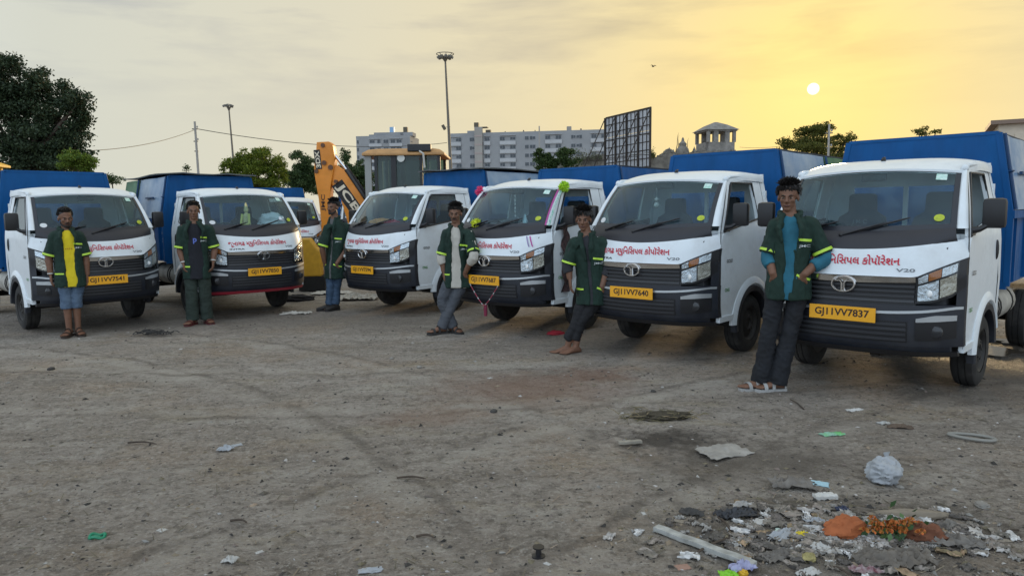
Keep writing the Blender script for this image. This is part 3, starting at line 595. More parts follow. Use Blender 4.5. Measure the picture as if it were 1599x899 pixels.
        T('bt%d' % sd, 'side_lettering', cb, mat('faded white lettering', (.55, .58, .60), .7), lambda mb: [mb.add(*(lambda q: (q.v, q.f))(lettering(s_, lambda u, v: (sd * (wb - .017), -1.10 + dirx * u - (.0 if dirx < 0 else .0), z_ + v), height=.075, bold=.02))) for s_, z_ in (('મની', 1.24), ('ડમ', 1.12))], smooth=False)
    if lid: T('lid' + zk, 'box_lid', cb, mat('weathered grey lid', (.10, .105, .105), .7, var=.3), lambda mb: mb.slab(*[[[(x_, y_, zt + .03 + o + .012 * math.sin(x_ * 9 + y_ * 3)) for y_ in np.linspace(yb0 + .12, yb1, 9)] for x_ in np.linspace(-wt - .06, wt + .06, 7)] for o in (0, .018)]))
    else: T('top' + zk, 'top_rim', cb, mat('dark rim', (.02, .03, .05), .6), lambda mb: mb.box((0, (yb0 + yb1) / 2, zt + .010), (2 * wt - .02, yb0 - yb1 - .02, .016)), smooth=False)
    return r
def on_truck(t, p):                       # truck-local point -> world
    h = -t.rotation_euler.z; fw = Vector((math.sin(h), math.cos(h), 0)); rt = Vector((math.cos(h), -math.sin(h), 0))
    return t.location + rt * p[0] + fw * p[1] + Vector((0, 0, p[2]))
t1 = truck('pickup_truck', 'white pickup with yellow plate 7541 and blue box, leftmost of the row', -6.028, 10.043, 133.824, 'GJ11VV7541', box='blue')
t2 = truck('pickup_truck', 'white pickup with plate 7850, red bumper lip and flat lid on its blue box', -4.268, 11.147, 137.811, 'GJ11VV7850', redlip=True, lid=True, zt=2.13)
t3 = truck('pickup_truck', 'white pickup with plate 7594 parked in front of the orange backhoe loader', -1.567, 11.247, 219.531, 'GJ11VV7594', lid=True)
t4 = truck('pickup_truck', 'white pickup with plate 7687 decorated with pompoms, ribbon and a hanging garland', .305, 9.428, 220.714, 'GJ11VV7687', zt=2.10, glassL=False, box='blue')
t5 = truck('pickup_truck', 'white pickup with plate 7640, second from the right, side window open', 1.862, 7.886, 222.082, 'GJ11VV7640', glassL=False, box='worn')
t6 = truck('pickup_truck', 'nearest white pickup with plate 7837 at the right edge', 3.288, 6.318, 223.591, 'GJ11VV7837', glassL=False, box='worn')
p_ = dp(487, 330, 18.2)
t7 = truck('pickup_truck', 'distant white pickup seen between the second truck and the orange digger arm', -5.55, 17.6, 152, 'GJ11VV7512', box='blue')
t8 = truck('pickup_truck', 'distant white pickup mostly hidden behind the orange digger boom', -4.35, 21.5, 165, 'GJ11VV7520', box='blue')
# ---------------------------------------------------------------- people
def remesh(mb, voxel, smooth=3, m=None, fold=0.0, fs=(9, 9, 4), seed=0.0, fac=.5):
    me = mb.mesh(None); o = bpy.data.objects.new('form', me); COL.objects.link(o)
    a = o.modifiers.new('r', 'REMESH'); a.mode = 'VOXEL'; a.voxel_size = voxel
    if smooth: b = o.modifiers.new('s', 'SMOOTH'); b.iterations = smooth; b.factor = fac
    dg = bpy.context.evaluated_depsgraph_get(); dg.update(); out = bpy.data.meshes.new_from_object(o.evaluated_get(dg))
    bpy.data.objects.remove(o); bpy.data.meshes.remove(me)
    if fold:                                # cloth folds
        n = len(out.vertices); co = np.zeros(n * 3); out.vertices.foreach_get('co', co); nr = np.zeros(n * 3); out.vertices.foreach_get('normal', nr)
        co = co.reshape(-1, 3); nr = nr.reshape(-1, 3); d = np.empty(n)
        for i in range(n):
            p = co[i]; q = Vector((p[0] * fs[0] + seed, p[1] * fs[1], p[2] * fs[2] + p[0] * 3))
            d[i] = noise.noise(q) + .5 * (1 - 2 * abs(noise.noise(q * 2.1)))
        co += nr * (d * fold)[:, None]; out.vertices.foreach_set('co', co.ravel())
    out.polygons.foreach_set('use_smooth', [True] * len(out.polygons))
    out.materials.clear()
    if m: out.materials.append(m)
    return out
SKIN = mat('brown skin', (.185, .092, .056), .55, var=.18, vscale=30, spec=.35)
HAIR = mat('black hair', (.010, .008, .007), .5)
JACKET = mat('dark green work jacket', (.008, .028, .019), .88, var=.22, vscale=14, bump=.12, bscale=220)
HIVIS = mat('lime reflective tape', (.48, .72, .06), .5)
def catmull(P, n=4):
    P = [Vector(p) for p in P]; out = []
    for i in range(len(P) - 1):
        a, b, c, d = P[max(i - 1, 0)], P[i], P[i + 1], P[min(i + 2, len(P) - 1)]
        for k in range(n):
            t = k / n; out.append(.5 * ((2 * b) + (c - a) * t + (2 * a - 5 * b + 4 * c - d) * t * t + (3 * b - a - 3 * c + d) * t ** 3))
    return out + [P[-1]]
def limb(mb, P, r, seg=14, n=4, flat=1.0):
    rr = [float(x) for x in np.interp(np.linspace(0, len(P) - 1, (len(P) - 1) * n + 1), range(len(P)), r)]
    mb.tube(catmull(P, n), rr, seg, True, flat)
def foot_solid(mb, an, d, z0=0.0):
    d = Vector((d[0], d[1], 0)).normalized(); sd = Vector((-d.y, d.x, 0)); rings = []
    for t, w, h in ((-.068, .018, .035), (-.055, .029, .055), (-.02, .034, .085), (.03, .034, .080), (.08, .040, .055), (.125, .046, .036), (.15, .042, .027)):
        c = Vector((an.x, an.y, z0)) + d * t; rings.append([c + sd * w * math.cos(a) + Vector((0, 0, h / 2 + h / 2 * math.sin(a))) for a in [2 * math.pi * k / 12 for k in range(12)]])
    mb.loft(rings)
    for k in range(5):
        o = -.034 + .017 * k; L_ = (.195, .192, .186, .178, .168)[k]; rr = (.013, .010, .0095, .009, .0085)[k]; s_ = 1 if k is not None else 1
        a = Vector((an.x, an.y, z0 + .016)) + sd * o + d * .13; b = Vector((an.x, an.y, z0 + .012)) + sd * o + d * L_; mb.tube([a, a.lerp(b, .6), b], [rr, rr, rr * .7], 8)
def hand_solid(mb, wr, dirv, palm_n, side, curl=.5):
    d = Vector(dirv).normalized(); n = Vector(palm_n); n = (n - d * n.dot(d)).normalized(); s_ = d.cross(n) * side
    c = wr + d * .045
    mb.loft([[wr + d * t + s_ * w * math.cos(a) + n * h * math.sin(a) for a in [2 * math.pi * k / 12 for k in range(12)]] for t, w, h in ((-.02, .024, .020), (.01, .030, .017), (.05, .040, .016), (.085, .042, .013), (.092, .036, .010))])
    for k in range(4):
        o = (-.030, -.010, .010, .029)[k]; L_ = (.070, .078, .073, .058)[k]; a = wr + d * .085 + s_ * o
        p1 = a + d * L_ * .42 + n * L_ * .18 * curl; p2 = p1 + d * L_ * .30 + n * L_ * .36 * curl; p3 = p2 + d * L_ * .16 + n * L_ * .34 * curl
        mb.tube([a - d * .015, a, p1, p2, p3], [.0095, .0095, .009, .0085, .007], 8)
    a = wr + d * .025 - s_ * .030; p1 = a - s_ * .022 + d * .028 + n * .010; p2 = p1 + d * .030 + n * .014 - s_ * .004; mb.tube([a + s_ * .012, a, p1, p2], [.014, .013, .011, .008], 8)

def person(label, root_px, j, yaw=0.0, hyaw=0.0, hpitch=0.0, shirt=None, shirt_m=None, shirt_sleeve=0.0, trouser_m=None, trouser_end=.07, trouser_r=(.098, .078, .072), gap=(.05, .10, .05), hairlen=.04, fringe=.3, feet='sandal', shoe_m=None, beard=0.0, toes=((0, -1), (0, -1)), pockets=(False, True), curl=.5, extra=None, hem=.13, seed=1, jopen=True, bands=''):
    root_w = gp(*root_px); phi = -math.atan2(root_w.x, root_w.y); n_away = Vector((-math.sin(phi), math.cos(phi), 0)); right = Vector((math.cos(phi), math.sin(phi), 0))
    root_w.z = gz(root_w.x, root_w.y)
    r = empty('person', root_w, phi, label, 'person', 'workers standing by the trucks')
    def Jp(px, py, dy=0.0):
        d = pray(px, py); o = Vector((0, 0, CAM_H)); t = ((root_w - o).dot(n_away) + dy) / d.dot(n_away); w = o + d * t - root_w; return Vector((w.dot(right), w.dot(n_away), w.z))
    q = {k: Jp(*v) for k, v in j.items()}
    hip, chest, neck, head = q['hip'], q['chest'], q['neck'], q['head']
    neck = Vector((head.x * .6 + chest.x * .4, head.y * .6 + chest.y * .4, head.z - .128))
    fr = Vector((-math.sin(R(yaw)), -math.cos(R(yaw)), 0)); rt = Vector((math.cos(R(yaw)), -math.sin(R(yaw)), 0))
    for s, sg, pk in (('a', -1, pockets[0]), ('b', 1, pockets[1])):
        if pk: q['wr' + s] = hip.lerp(chest, .16) + rt * sg * .115 + fr * .112
    for s in 'ab': q['an' + s].z = max(q['an' + s].z, .075)
    sole = .024 if feet in ('sandal', 'shoe') else 0.0
    hipj = {'a': hip - rt * .088 + Vector((0, 0, -.02)), 'b': hip + rt * .088 + Vector((0, 0, -.02))}
    # ---- body: one continuous skin
    mb = MB()
    def ring(c, rx, ry, n=24): return [c + rt * rx * math.cos(a) + fr * ry * math.sin(a) for a in [2 * math.pi * k / n for k in range(n)]]
    mb.loft([ring(hip + Vector((0, 0, -.10)), .08, .06), ring(hip, .125, .08), ring(hip.lerp(chest, .45), .115, .075), ring(chest, .130, .08), ring(chest.lerp(neck, .55), .125, .068), ring(chest.lerp(neck, .85), .09, .065), ring(neck, .055, .055)])
    mb.tube([chest.lerp(neck, .8), neck, neck.lerp(head, .5), head], [.060, .054, .052, .045], 14)
    H = Matrix.Rotation(R(-hyaw), 3, 'Z') @ Matrix.Rotation(R(hpitch), 3, 'X')
    def hd(c): return head + H @ Vector(c)
    for c, rr in (((0, .012, .035), (.073, .092, .084)), ((0, -.022, -.035), (.057, .066, .076)), ((0, -.060, -.092), (.027, .026, .020)), ((0, -.076, .016), (.046, .016, .012)),
                  ((0, -.086, -.064), (.024, .011, .010)), ((-.036, -.058, -.022), (.024, .024, .022)), ((.036, -.058, -.022), (.024, .024, .022)), ((-.076, .01, -.008), (.010, .02, .03)), ((.076, .01, -.008), (.010, .02, .03)),
                  ((-.012, -.094, -.036), (.009, .010, .008)), ((.012, -.094, -.036), (.009, .010, .008))): mb.ell(hd(c), rr, 16, 12, H)
    mb.tube([hd((0, -.080, .012)), hd((0, -.094, -.010)), hd((0, -.108, -.032)), hd((0, -.094, -.042))], [.009, .011, .014, .010], 10)
    for s, sg in (('a', -1), ('b', 1)):
        limb(mb, [q['sh' + s] + Vector((-sg * .03, 0, 0)), q['sh' + s], q['sh' + s].lerp(q['el' + s], .5), q['el' + s], q['el' + s].lerp(q['wr' + s], .35), q['wr' + s]], [.05, .056, .048, .041, .042, .028])
        fd = (q['wr' + s] - q['el' + s]).normalized()
        hang = not pockets[0 if s == 'a' else 1]
        if hang: fd = (fd + Vector((0, -.15, -.6))).normalized()
        else: fd = Vector((0, 0, -1)) - rt * sg * .55 - fr * .45
        hand_solid(mb, q['wr' + s], fd, Vector((-sg, .15, 0)) if hang else -fr, -sg, curl)
        limb(mb, [hipj[s], hipj[s].lerp(q['kn' + s], .5), q['kn' + s], q['kn' + s].lerp(q['an' + s], .3), q['kn' + s].lerp(q['an' + s], .7), Vector((q['an' + s].x, q['an' + s].y, .06 + sole))], [.062, .054, .043, .047, .038, .033])
        foot_solid(mb, q['an' + s], toes[0 if s == 'a' else 1], sole)
    ob('body', remesh(mb, .0065, 3, SKIN), r)
    # ---- face
    ey = MB(); 
    for s_ in (-1, 1):
        e = MB(); e.ell(hd((s_ * .030, -.0775, -.003)), (.0125, .0075, .0050), 12, 8, H); eo = e.build('eye', mat('eye white', (.26, .23, .20), .3), r, smooth=True)
        e = MB(); e.ell(hd((s_ * .030, -.0845, -.003)), (.0062, .003, .0050), 10, 6, H); e.build('iris', mat('dark iris', (.008, .005, .004), .15), eo, smooth=True)
        e = MB(); e.tube([hd((s_ * .014, -.0905, .012)), hd((s_ * .030, -.0895, .020)), hd((s_ * .047, -.0765, .014))], [.004, .0052, .0025], 6); e.build('eyebrow', HAIR, r, smooth=True)
    e = MB(); e.tube([hd((-.025, -.088, -.064)), hd((0, -.0975, -.0655)), hd((.025, -.088, -.064))], [.003, .0062, .003], 8); e.build('lips', mat('dark lips', (.085, .030, .025), .5), r, smooth=True)
    if beard:
        e = MB(); e.tube([hd((-.030, -.082, -.058)), hd((-.012, -.0985, -.050)), hd((.012, -.0985, -.050)), hd((.030, -.082, -.058))], [.004, .0065, .0065, .004], 8); e.build('moustache', HAIR, r, smooth=True)
    if beard > .5:
        e = MB(); e.ell(hd((0, -.064, -.092)), (.038, .028, .024), 14, 10, H); e.tube([hd((-.062, -.012, -.045)), hd((-.052, -.035, -.075)), hd((-.02, -.072, -.1)), hd((.02, -.072, -.1)), hd((.052, -.035, -.075)), hd((.062, -.012, -.045))], [.008, .013, .014, .014, .013, .008], 8); e.build('beard', mat('short beard', (.022, .015, .012), .8), r, smooth=True)
    # ---- hair
    rn = random.Random(seed); hb = MB(); hb.ell(hd((0, .022, .058)), (.0760, .089, .0725), 20, 14, H)
    for i in range(1100):
        a = rn.uniform(0, 2 * math.pi); el = math.asin(rn.uniform(-.25, 1)); u = Vector((math.cos(el) * math.sin(a), -math.cos(el) * math.cos(a), math.sin(el)))
        front = u.y < -.25
        if front and u.z < (.42 if fringe < .2 else .18): continue
        if u.z < -.15 and abs(u.x) > .75: continue
        p = Vector((0, .022, .056)) + Vector((u.x * .075, u.y * .088, u.z * .072))
        tang = Vector((u.x, u.y, 0)) * (.55 if u.z > .45 else .12) + Vector((0, 0, -.75 if u.z < .6 else .1)) + Vector((0, -.9 * fringe, .1)) * (1 if u.z > .3 else 0)
        if front and u.z < .62: tang = Vector((u.x * .3, -.12, -1.0))
        dirv = (tang + u * (.6 if u.z > .6 else .25) + Vector((rn.uniform(-.4, .4), rn.uniform(-.3, .3), rn.uniform(-.25, .2)))).normalized(); L_ = hairlen * rn.uniform(.6, 1.15)
        if front and u.z < .6: L_ *= .35 + fringe
        if front and u.z < .25: L_ *= .75
        hb.tube([hd(p - u * .006), hd(p + dirv * L_ * .5 + u * .008), hd(p + dirv * L_)], [.0075, .006, .001], 3)
    hb.build('hair', HAIR, r, smooth=True, fix=False)
    # ---- jacket, shirt
    up = Vector((0, 0, 1)); L0 = hip - up * hem; sp = [L0, hip, hip.lerp(chest, .45), chest, chest.lerp(neck, .40), chest.lerp(neck, .70), chest.lerp(neck, .90)]
    rx = [.176, .168, .155, .168, .165, .128, .084]; ry = [.132, .126, .114, .120, .108, .088, .070]
    g0, g1, g2 = gap; gp_ = [g0, g0 * .6 + g1 * .4, (g0 + g1) / 2, g1, g1 * .9 + .02, g2 + .03, g2 + .03]
    def jring(i, dr=0.0, notch=True, N=56):
        out = []
        for k in range(N):
            a = 2 * math.pi * k / N - math.pi / 2; ca, sa = math.cos(a), math.sin(a); e = 2 / 2.35
            x = (rx[i] + dr) * math.copysign(abs(ca) ** e, ca); y = (ry[i] + dr) * math.copysign(abs(sa) ** e, sa)
            if notch and sa > 0 and abs(x) < gp_[i]: y -= .040
            out.append(sp[i] + rt * x + fr * y)
        return out
    idx = range(len(sp)); jm = MB(); jm.loft([jring(i) for i in idx])
    for s, sg in (('a', -1), ('b', 1)):
        sh, el = q['sh' + s], q['el' + s]; limb(jm, [sh + rt * (-sg * .05) - up * .02, sh, sh.lerp(el, .45), sh.lerp(el, .92)], [.074, .070, .068, .074])
    nb = chest.lerp(neck, .86)
    jm.tube([nb + rt * math.cos(a) * .078 + fr * (math.sin(a) * .072) + up * (.012 + (.022 if math.sin(a) < 0 else 0)) for a in [R(62 - 304 * k / 14) for k in range(15)]], [.016] + [.021] * 13 + [.016], 8)
    for sg in (-1, 1):                       # lapel
        x0 = gp_[3]; jm.tube([nb + rt * sg * .060 + fr * .068, chest.lerp(neck, .45) + rt * sg * (gp_[4] + .022) + fr * .116, chest + rt * sg * (gp_[3] + .012) + fr * .128], [.017, .020, .008], 8)
    jme = remesh(jm, .0075, 2, JACKET, .0125, (12, 12, 6), seed * 3.1, .45); jk = ob('jacket', jme, r)
    if shirt_m:
        smb = MB(); smb.loft([jring(i, -.012, False) for i in idx][0:])
        for s, sg in (('a', -1), ('b', 1)):
            if shirt_sleeve: limb(smb, [q['sh' + s], q['el' + s], q['el' + s].lerp(q['wr' + s], shirt_sleeve)], [.060, .058, .052])
        so = ob('shirt', remesh(smb, .0075, 2, shirt_m, .007, (14, 14, 6), seed * 5.0, .45), r)
        if extra:
            sb = BVHTree.FromPolygons([v.co.copy() for v in so.data.vertices], [tuple(pl.vertices) for pl in so.data.polygons]); co, ff, w_ = text_mesh(extra[0], .02); c0 = hip.lerp(chest, extra[3]); P = []
            for a, b in co:
                h = sb.ray_cast(c0 + rt * a * extra[2] + up * b * extra[2] + fr * .5, -fr); P.append(h[0] + fr * .004 if h[0] is not None else None)
            if all(x is not None for x in P): MB().add(P, ff).build('shirt_print', extra[1], so, fix=False)
    vs = [v.co.copy() for v in jme.vertices]; bvh = BVHTree.FromPolygons(vs, [tuple(p.vertices) for p in jme.polygons])
    def onj(c, u, v, ax, off=.007):
        p = c + ax[0] * u + ax[1] * v; h = bvh.ray_cast(p + fr * .5, -fr); return (h[0] + fr * off) if h[0] is not None else None
    def strip(c, w, hgt, ang=0.0, nm='pocket_tape', m=HIVIS):
        ax = (rt * math.cos(R(ang)) + up * math.sin(R(ang)), up * math.cos(R(ang)) - rt * math.sin(R(ang)))
        P = [[onj(c, w * (i / 8 - .5), hgt * (k / 3 - .5), ax) for k in range(4)] for i in range(9)]
        if any(p is None for row in P for p in row): return
        MB().slab(P, [[p - fr * .006 for p in row] for row in P]).build(nm, m, jk, smooth=True)
    cy = chest.lerp(neck, .05); strip(cy + rt * .105, .10, .020, -6)
    strip(hip.lerp(chest, .10) + rt * .115, .11, .018, -22 if pockets[1] else 0); strip(hip.lerp(chest, .10) - rt * .125, .09, .018, 18 if pockets[0] else 0)
    co, ff, w_ = text_mesh('JMC', .004)
    P = [onj(cy + rt * .105 - up * .050, a * .085 / w_, b * .026, (rt, up), .005) for a, b in co]
    if all(p is not None for p in P): MB().add(P, ff).build('chest_lettering', mat('white print', (.55, .58, .58), .7), jk, fix=False)
    for s in 'ab':
        sh, el = q['sh' + s], q['el' + s]; a, b = sh.lerp(el, .80), sh.lerp(el, .885); MB().tube([a, b], [.0795, .0825], 20, False).build('sleeve_tape', HIVIS, jk, smooth=True)
    for s in bands:
        w_, f_ = q['wr' + s], (q['wr' + s] - q['el' + s]).normalized(); MB().tube([w_ - f_ * .022, w_ - f_ * .008], [.036, .035], 14, False).build('wristband', mat('pale wristband', (.55, .55, .52), .5), r, smooth=True)
    # ---- trousers
    tm = MB(); tm.loft([ring(hip + up * .04, .140, .085), ring(hip, .155, .10), ring(hip - up * .08, .150, .110), ring(hip - up * .12, .11, .08)])
    for s in 'ab':
        kn, an = q['kn' + s], q['an' + s]
        if trouser_end > .2: e_ = kn.lerp(an, max(0, (kn.z - trouser_end) / (kn.z - an.z))); pts = [hipj[s], hipj[s].lerp(kn, .5), kn, e_]
        else: e_ = Vector((an.x, an.y, trouser_end)); pts = [hipj[s], hipj[s].lerp(kn, .5), kn, kn.lerp(e_, .5), e_]
        a, b, c = trouser_r; rr = [a, (a + b) / 2, b, c] if len(pts) == 4 else [a, (a + b) / 2, b, (b + c) / 2, c]
        limb(tm, pts, rr)
    ob('trousers', remesh(tm, .0075, 2, trouser_m, .011, (9, 9, 11), seed * 2.3, .45), r)
    # ---- footwear
    for k, s in enumerate('ab'):
        d = Vector((toes[k][0], toes[k][1], 0)).normalized(); sd = Vector((-d.y, d.x, 0)); an = q['an' + s]; c0 = Vector((an.x, an.y, 0))
        if feet == 'bare': continue
        ol = [(-.078, .020), (-.065, .034), (-.02, .038), (.04, .036), (.10, .048), (.15, .048), (.185, .036), (.20, .015)]
        poly = [c0 + d * t + sd * w for t, w in ol] + [c0 + d * t - sd * w for t, w in reversed(ol)]
        so = MB(); n = len(poly); so.add([p + up * .002 for p in poly] + [p + up * .024 for p in poly], [tuple(range(n)), tuple(reversed(range(n, 2 * n)))] + [(i, (i + 1) % n, (i + 1) % n + n, i + n) for i in range(n)])
        if feet == 'shoe':
            so.loft([[c0 + d * t + sd * (w + .004) * math.cos(a) + up * (.02 + h / 2 + (h / 2 + .004) * math.sin(a)) for a in [2 * math.pi * i / 12 for i in range(12)]] for t, w, h in ((-.072, .022, .05), (-.05, .034, .07), (.0, .036, .085), (.05, .037, .075), (.10, .045, .055), (.16, .042, .042), (.195, .022, .03))])
        sole_o = so.build('sandal' if feet == 'sandal' else 'shoe', shoe_m, r, smooth=True)
        if feet == 'sandal':
            for t, w, hh, ww in ((.115, .050, .050, .030), (.045, .040, .088, .028), (-.055, .036, .05, .014)):
                P = []
                for off in (-.5, .5):
                    P.append([c0 + d * (t + off * ww) + sd * w * math.cos(a) + up * (.018 + hh * max(0, math.sin(a)) ** .8) for a in [math.pi * i / 10 for i in range(11)]])
                Q = [[p + up * .006 for p in row] for row in P]; MB().slab(P, Q).build('strap', shoe_m, sole_o, smooth=True)
    return r, q
JEANS = mat('faded blue jeans', (.045, .075, .125), .85, col2=(.10, .15, .22), vscale=9)
ps = {}
ps[1] = person('man in open green jacket over yellow shirt and short jeans, far left', (113, 524), dict(hip=(110, 431, 0.05), chest=(105, 382, 0.075), neck=(103, 359, 0.075), head=(102, 341, 0.06), sha=(86, 369, 0.065), shb=(123, 369, 0.085), ela=(76, 403, 0.075), elb=(134, 402, 0.08), wra=(79, 429, 0.05), wrb=(136, 430, 0.06), kna=(104, 470, 0.02), knb=(119, 470, 0.03), ana=(108, 514, 0.015), anb=(122, 512, 0.025)),
    yaw=-6, hyaw=-14, hpitch=6, shirt='tee', shirt_m=mat('yellow t shirt', (.72, .56, .015), .85, var=.1), trouser_m=JEANS, trouser_end=.36, trouser_r=(.080, .066, .070), gap=(.048, .050, .030), hairlen=.022, fringe=.05, beard=1, shoe_m=mat('brown leather sandal', (.045, .03, .022), .6), toes=((-.35, -.95), (.25, -1)), pockets=(False, False), seed=1, bands='a', extra=('A P P A', mat('dark red shirt print', (.35, .05, .02), .7), .018, .88))
ps[2] = person('smiling man in green jacket over black shirt and dark green trousers', (311, 506), dict(hip=(307, 420, .05), chest=(304, 372, .05), neck=(302, 347, .05), head=(302, 330, .02), sha=(285, 358, .05), shb=(325, 358, .05), ela=(281, 391, .05), elb=(335, 389, .05), wra=(286, 411, 0), wrb=(333, 408, 0), kna=(299, 455, .02), knb=(320, 455, .02), ana=(301, 491, .02), anb=(323, 489, .04)),
    hpitch=0, shirt='tee', shirt_m=mat('black t shirt', (.012, .013, .018), .9), trouser_m=mat('dark green trousers', (.022, .034, .026), .9, var=.2), trouser_r=(.088, .076, .084), trouser_end=.07, gap=(.075, .080, .035), hairlen=.030, fringe=.15, shoe_m=mat('dark red slipper', (.10, .02, .02), .6), toes=((-.5, -.9), (.35, -.95)), pockets=(False, False), seed=2, curl=.9, bands='ab', extra=('p', mat('blue shirt print', (.12, .18, .55), .7), .075, .92))
ps[3] = person('man turned left in green jacket and blue jeans beside the digger arm', (512, 485), dict(hip=(523, 418, 0.04), chest=(526, 374, 0.05), neck=(523, 345, 0.045), head=(520, 324, 0.02), sha=(512, 357, -0.025), shb=(540, 355, 0.05), ela=(503, 388, -0.04), elb=(545, 383, -0.02), wra=(509, 404, -0.085), wrb=(517, 388, -0.03), kna=(516, 450, 0.01), knb=(526, 450, 0.03), ana=(514, 480, 0.025), anb=(524, 483, 0.0)),
    yaw=40, hyaw=38, shirt='tee', shirt_m=mat('grey under shirt', (.12, .12, .12), .9), trouser_m=mat('dark blue jeans', (.02, .045, .085), .85, col2=(.06, .10, .16), vscale=8), trouser_r=(.078, .060, .060), trouser_end=.10, gap=(.006, .010, .03), hairlen=.046, fringe=.25, beard=1, feet='shoe', shoe_m=mat('dark slip on shoe', (.025, .022, .02), .7), toes=((-.95, -.25), (-.75, -.6)), pockets=(True, True), seed=3, hem=.16)
ps[4] = person('slim man in open green jacket over cream shirt, legs crossed, in grey trousers', (697, 520), dict(hip=(714, 432, 0.02), chest=(713, 384, -0.0), neck=(712, 354, 0.016), head=(711, 334, 0.01), sha=(699, 366, 0.004), shb=(732, 365, -0.07), ela=(690, 401, 0.004), elb=(740, 398, -0.22), wra=(693, 425, -0.008), wrb=(709, 405, -0.01), kna=(691, 470, -0.004), knb=(707, 473, -0.02), ana=(707, 509, 0.012), anb=(690, 516, -0.024)),
    yaw=8, hyaw=12, hpitch=4, shirt='long', shirt_m=mat('cream crumpled shirt', (.50, .47, .41), .9, var=.1), shirt_sleeve=.45, trouser_m=mat('faded grey trousers', (.055, .062, .075), .9, col2=(.085, .09, .10), vscale=6), trouser_r=(.082, .066, .068), trouser_end=.08, gap=(.055, .045, .03), hairlen=.040, fringe=.35, shoe_m=mat('dark sandal', (.03, .028, .026), .7), toes=((.6, -.8), (-.92, -.4)), pockets=(False, True), seed=4, beard=.3)
ps[5] = person('barefoot young man with bowl haircut in buttoned green jacket and black trousers', (888, 550), dict(hip=(926, 455, 0.036), chest=(921, 405, 0.048), neck=(914, 366, 0.045), head=(911, 343, 0.036), sha=(897, 381, 0.024), shb=(941, 380, 0.02), ela=(887, 415, 0.024), elb=(951, 414, -0.03), wra=(890, 436, 0.0), wrb=(917, 430, 0.006), kna=(901, 503, 0.018), knb=(908, 501, 0.012), ana=(886, 538, 0.018), anb=(899, 541, 0.0)),
    yaw=10, hyaw=8, hpitch=4, shirt='tee', shirt_m=mat('dark grey shirt', (.028, .029, .034), .9), shirt_sleeve=.5, trouser_m=mat('black track trousers', (.010, .010, .012), .85), trouser_r=(.082, .060, .044), trouser_end=.14, gap=(.004, .006, .026), hairlen=.048, fringe=.55, feet='bare', toes=((-.95, -.35), (-.8, -.6)), pockets=(False, True), seed=5)
ps[6] = person('tall young man in green jacket over teal shirt and torn black trousers', (1195, 608), dict(hip=(1231, 437, 0.045), chest=(1236, 376, 0.06), neck=(1233, 336, 0.062), head=(1231, 308, 0.055), sha=(1213, 352, 0.05), shb=(1264, 352, 0.06), ela=(1200, 398, 0.03), elb=(1288, 400, 0.03), wra=(1199, 430, -0.08), wrb=(1256, 421, -0.1), kna=(1203, 508, 0.02), knb=(1236, 507, 0.025), ana=(1187, 594, 0.007), anb=(1214, 598, 0.0)),
    yaw=4, hyaw=8, hpitch=3, shirt='long', shirt_m=mat('teal long sleeved shirt', (.018, .13, .19), .85, var=.25), shirt_sleeve=.55, trouser_m=mat('black jeans', (.006, .0065, .008), .85, col2=(.011, .013, .018), vscale=7), trouser_r=(.084, .064, .074), trouser_end=.065, gap=(.010, .052, .032), hairlen=.046, fringe=.30, shoe_m=mat('white scuffed sandal', (.36, .355, .34), .6, dirt=.6, dirtcol=(.2, .18, .16)), toes=((-.82, -.57), (-.9, -.42)), pockets=(True, True), seed=6, hem=.15)
# ---------------------------------------------------------------- trees and plants
def leaf_mat(name, col, var=.45, tr=.30): return mat(name, col, .6, island=var, trans=tr, spec=.3)
BARK = mat('brown bark', (.075, .055, .04), .9, var=.35, vscale=8, bump=.6, bscale=12)
def leaves(points, size, seed, up=.35, aspect=.55):
    """one small folded leaf blade at every point"""
    g = np.random.default_rng(seed); P = np.asarray(points); n = len(P)
    d = g.normal(size=(n, 3)); d[:, 2] -= up; d /= np.linalg.norm(d, axis=1)[:, None]
    q = g.normal(size=(n, 3)); w = np.cross(d, q); w /= np.linalg.norm(w, axis=1)[:, None]; nn = np.cross(w, d)
    L = size * g.uniform(.6, 1.4, n)[:, None]; W = L * aspect * .5
    v = np.stack([P, P + d * L * .5 + w * W + nn * L * .08, P + d * L, P + d * L * .5 - w * W + nn * L * .08], 1).reshape(-1, 3)
    f = np.arange(n * 4).reshape(-1, 4)
    me = bpy.data.meshes.new('leaves'); me.vertices.add(n * 4); me.vertices.foreach_set('co', v.ravel())
    me.loops.add(n * 4); me.loops.foreach_set('vertex_index', f.ravel().astype(np.int32)); me.polygons.add(n); me.polygons.foreach_set('loop_start', np.arange(0, n * 4, 4, dtype=np.int32))
    me.update(calc_edges=True); return me
def clump_points(clumps, n, seed, shell=.55):
    """leaf positions: every lobe breaks up into ragged sprays with gaps between them"""
    g = np.random.default_rng(seed); sub = []
    for c in clumps:
        for k in range(15):
            u = g.normal(size=3); u /= np.linalg.norm(u); rr = g.uniform(.35, 1.0); s_ = g.uniform(.22, .46)
            sub.append([c[i] + u[i] * c[3 + i] * rr for i in range(3)] + [c[3 + i] * s_ * (1.15 if i < 2 else .8) for i in range(3)])
    sub = np.array(sub); vol = (sub[:, 3] * sub[:, 4] * sub[:, 5]) ** .75; k = g.choice(len(sub), n, p=vol / vol.sum())
    u = g.normal(size=(n, 3)); u /= np.linalg.norm(u, axis=1)[:, None]; rad = g.random(n) ** .42 * g.normal(1, .14, n)
    return sub[k, :3] + u * sub[k, 3:] * rad[:, None]
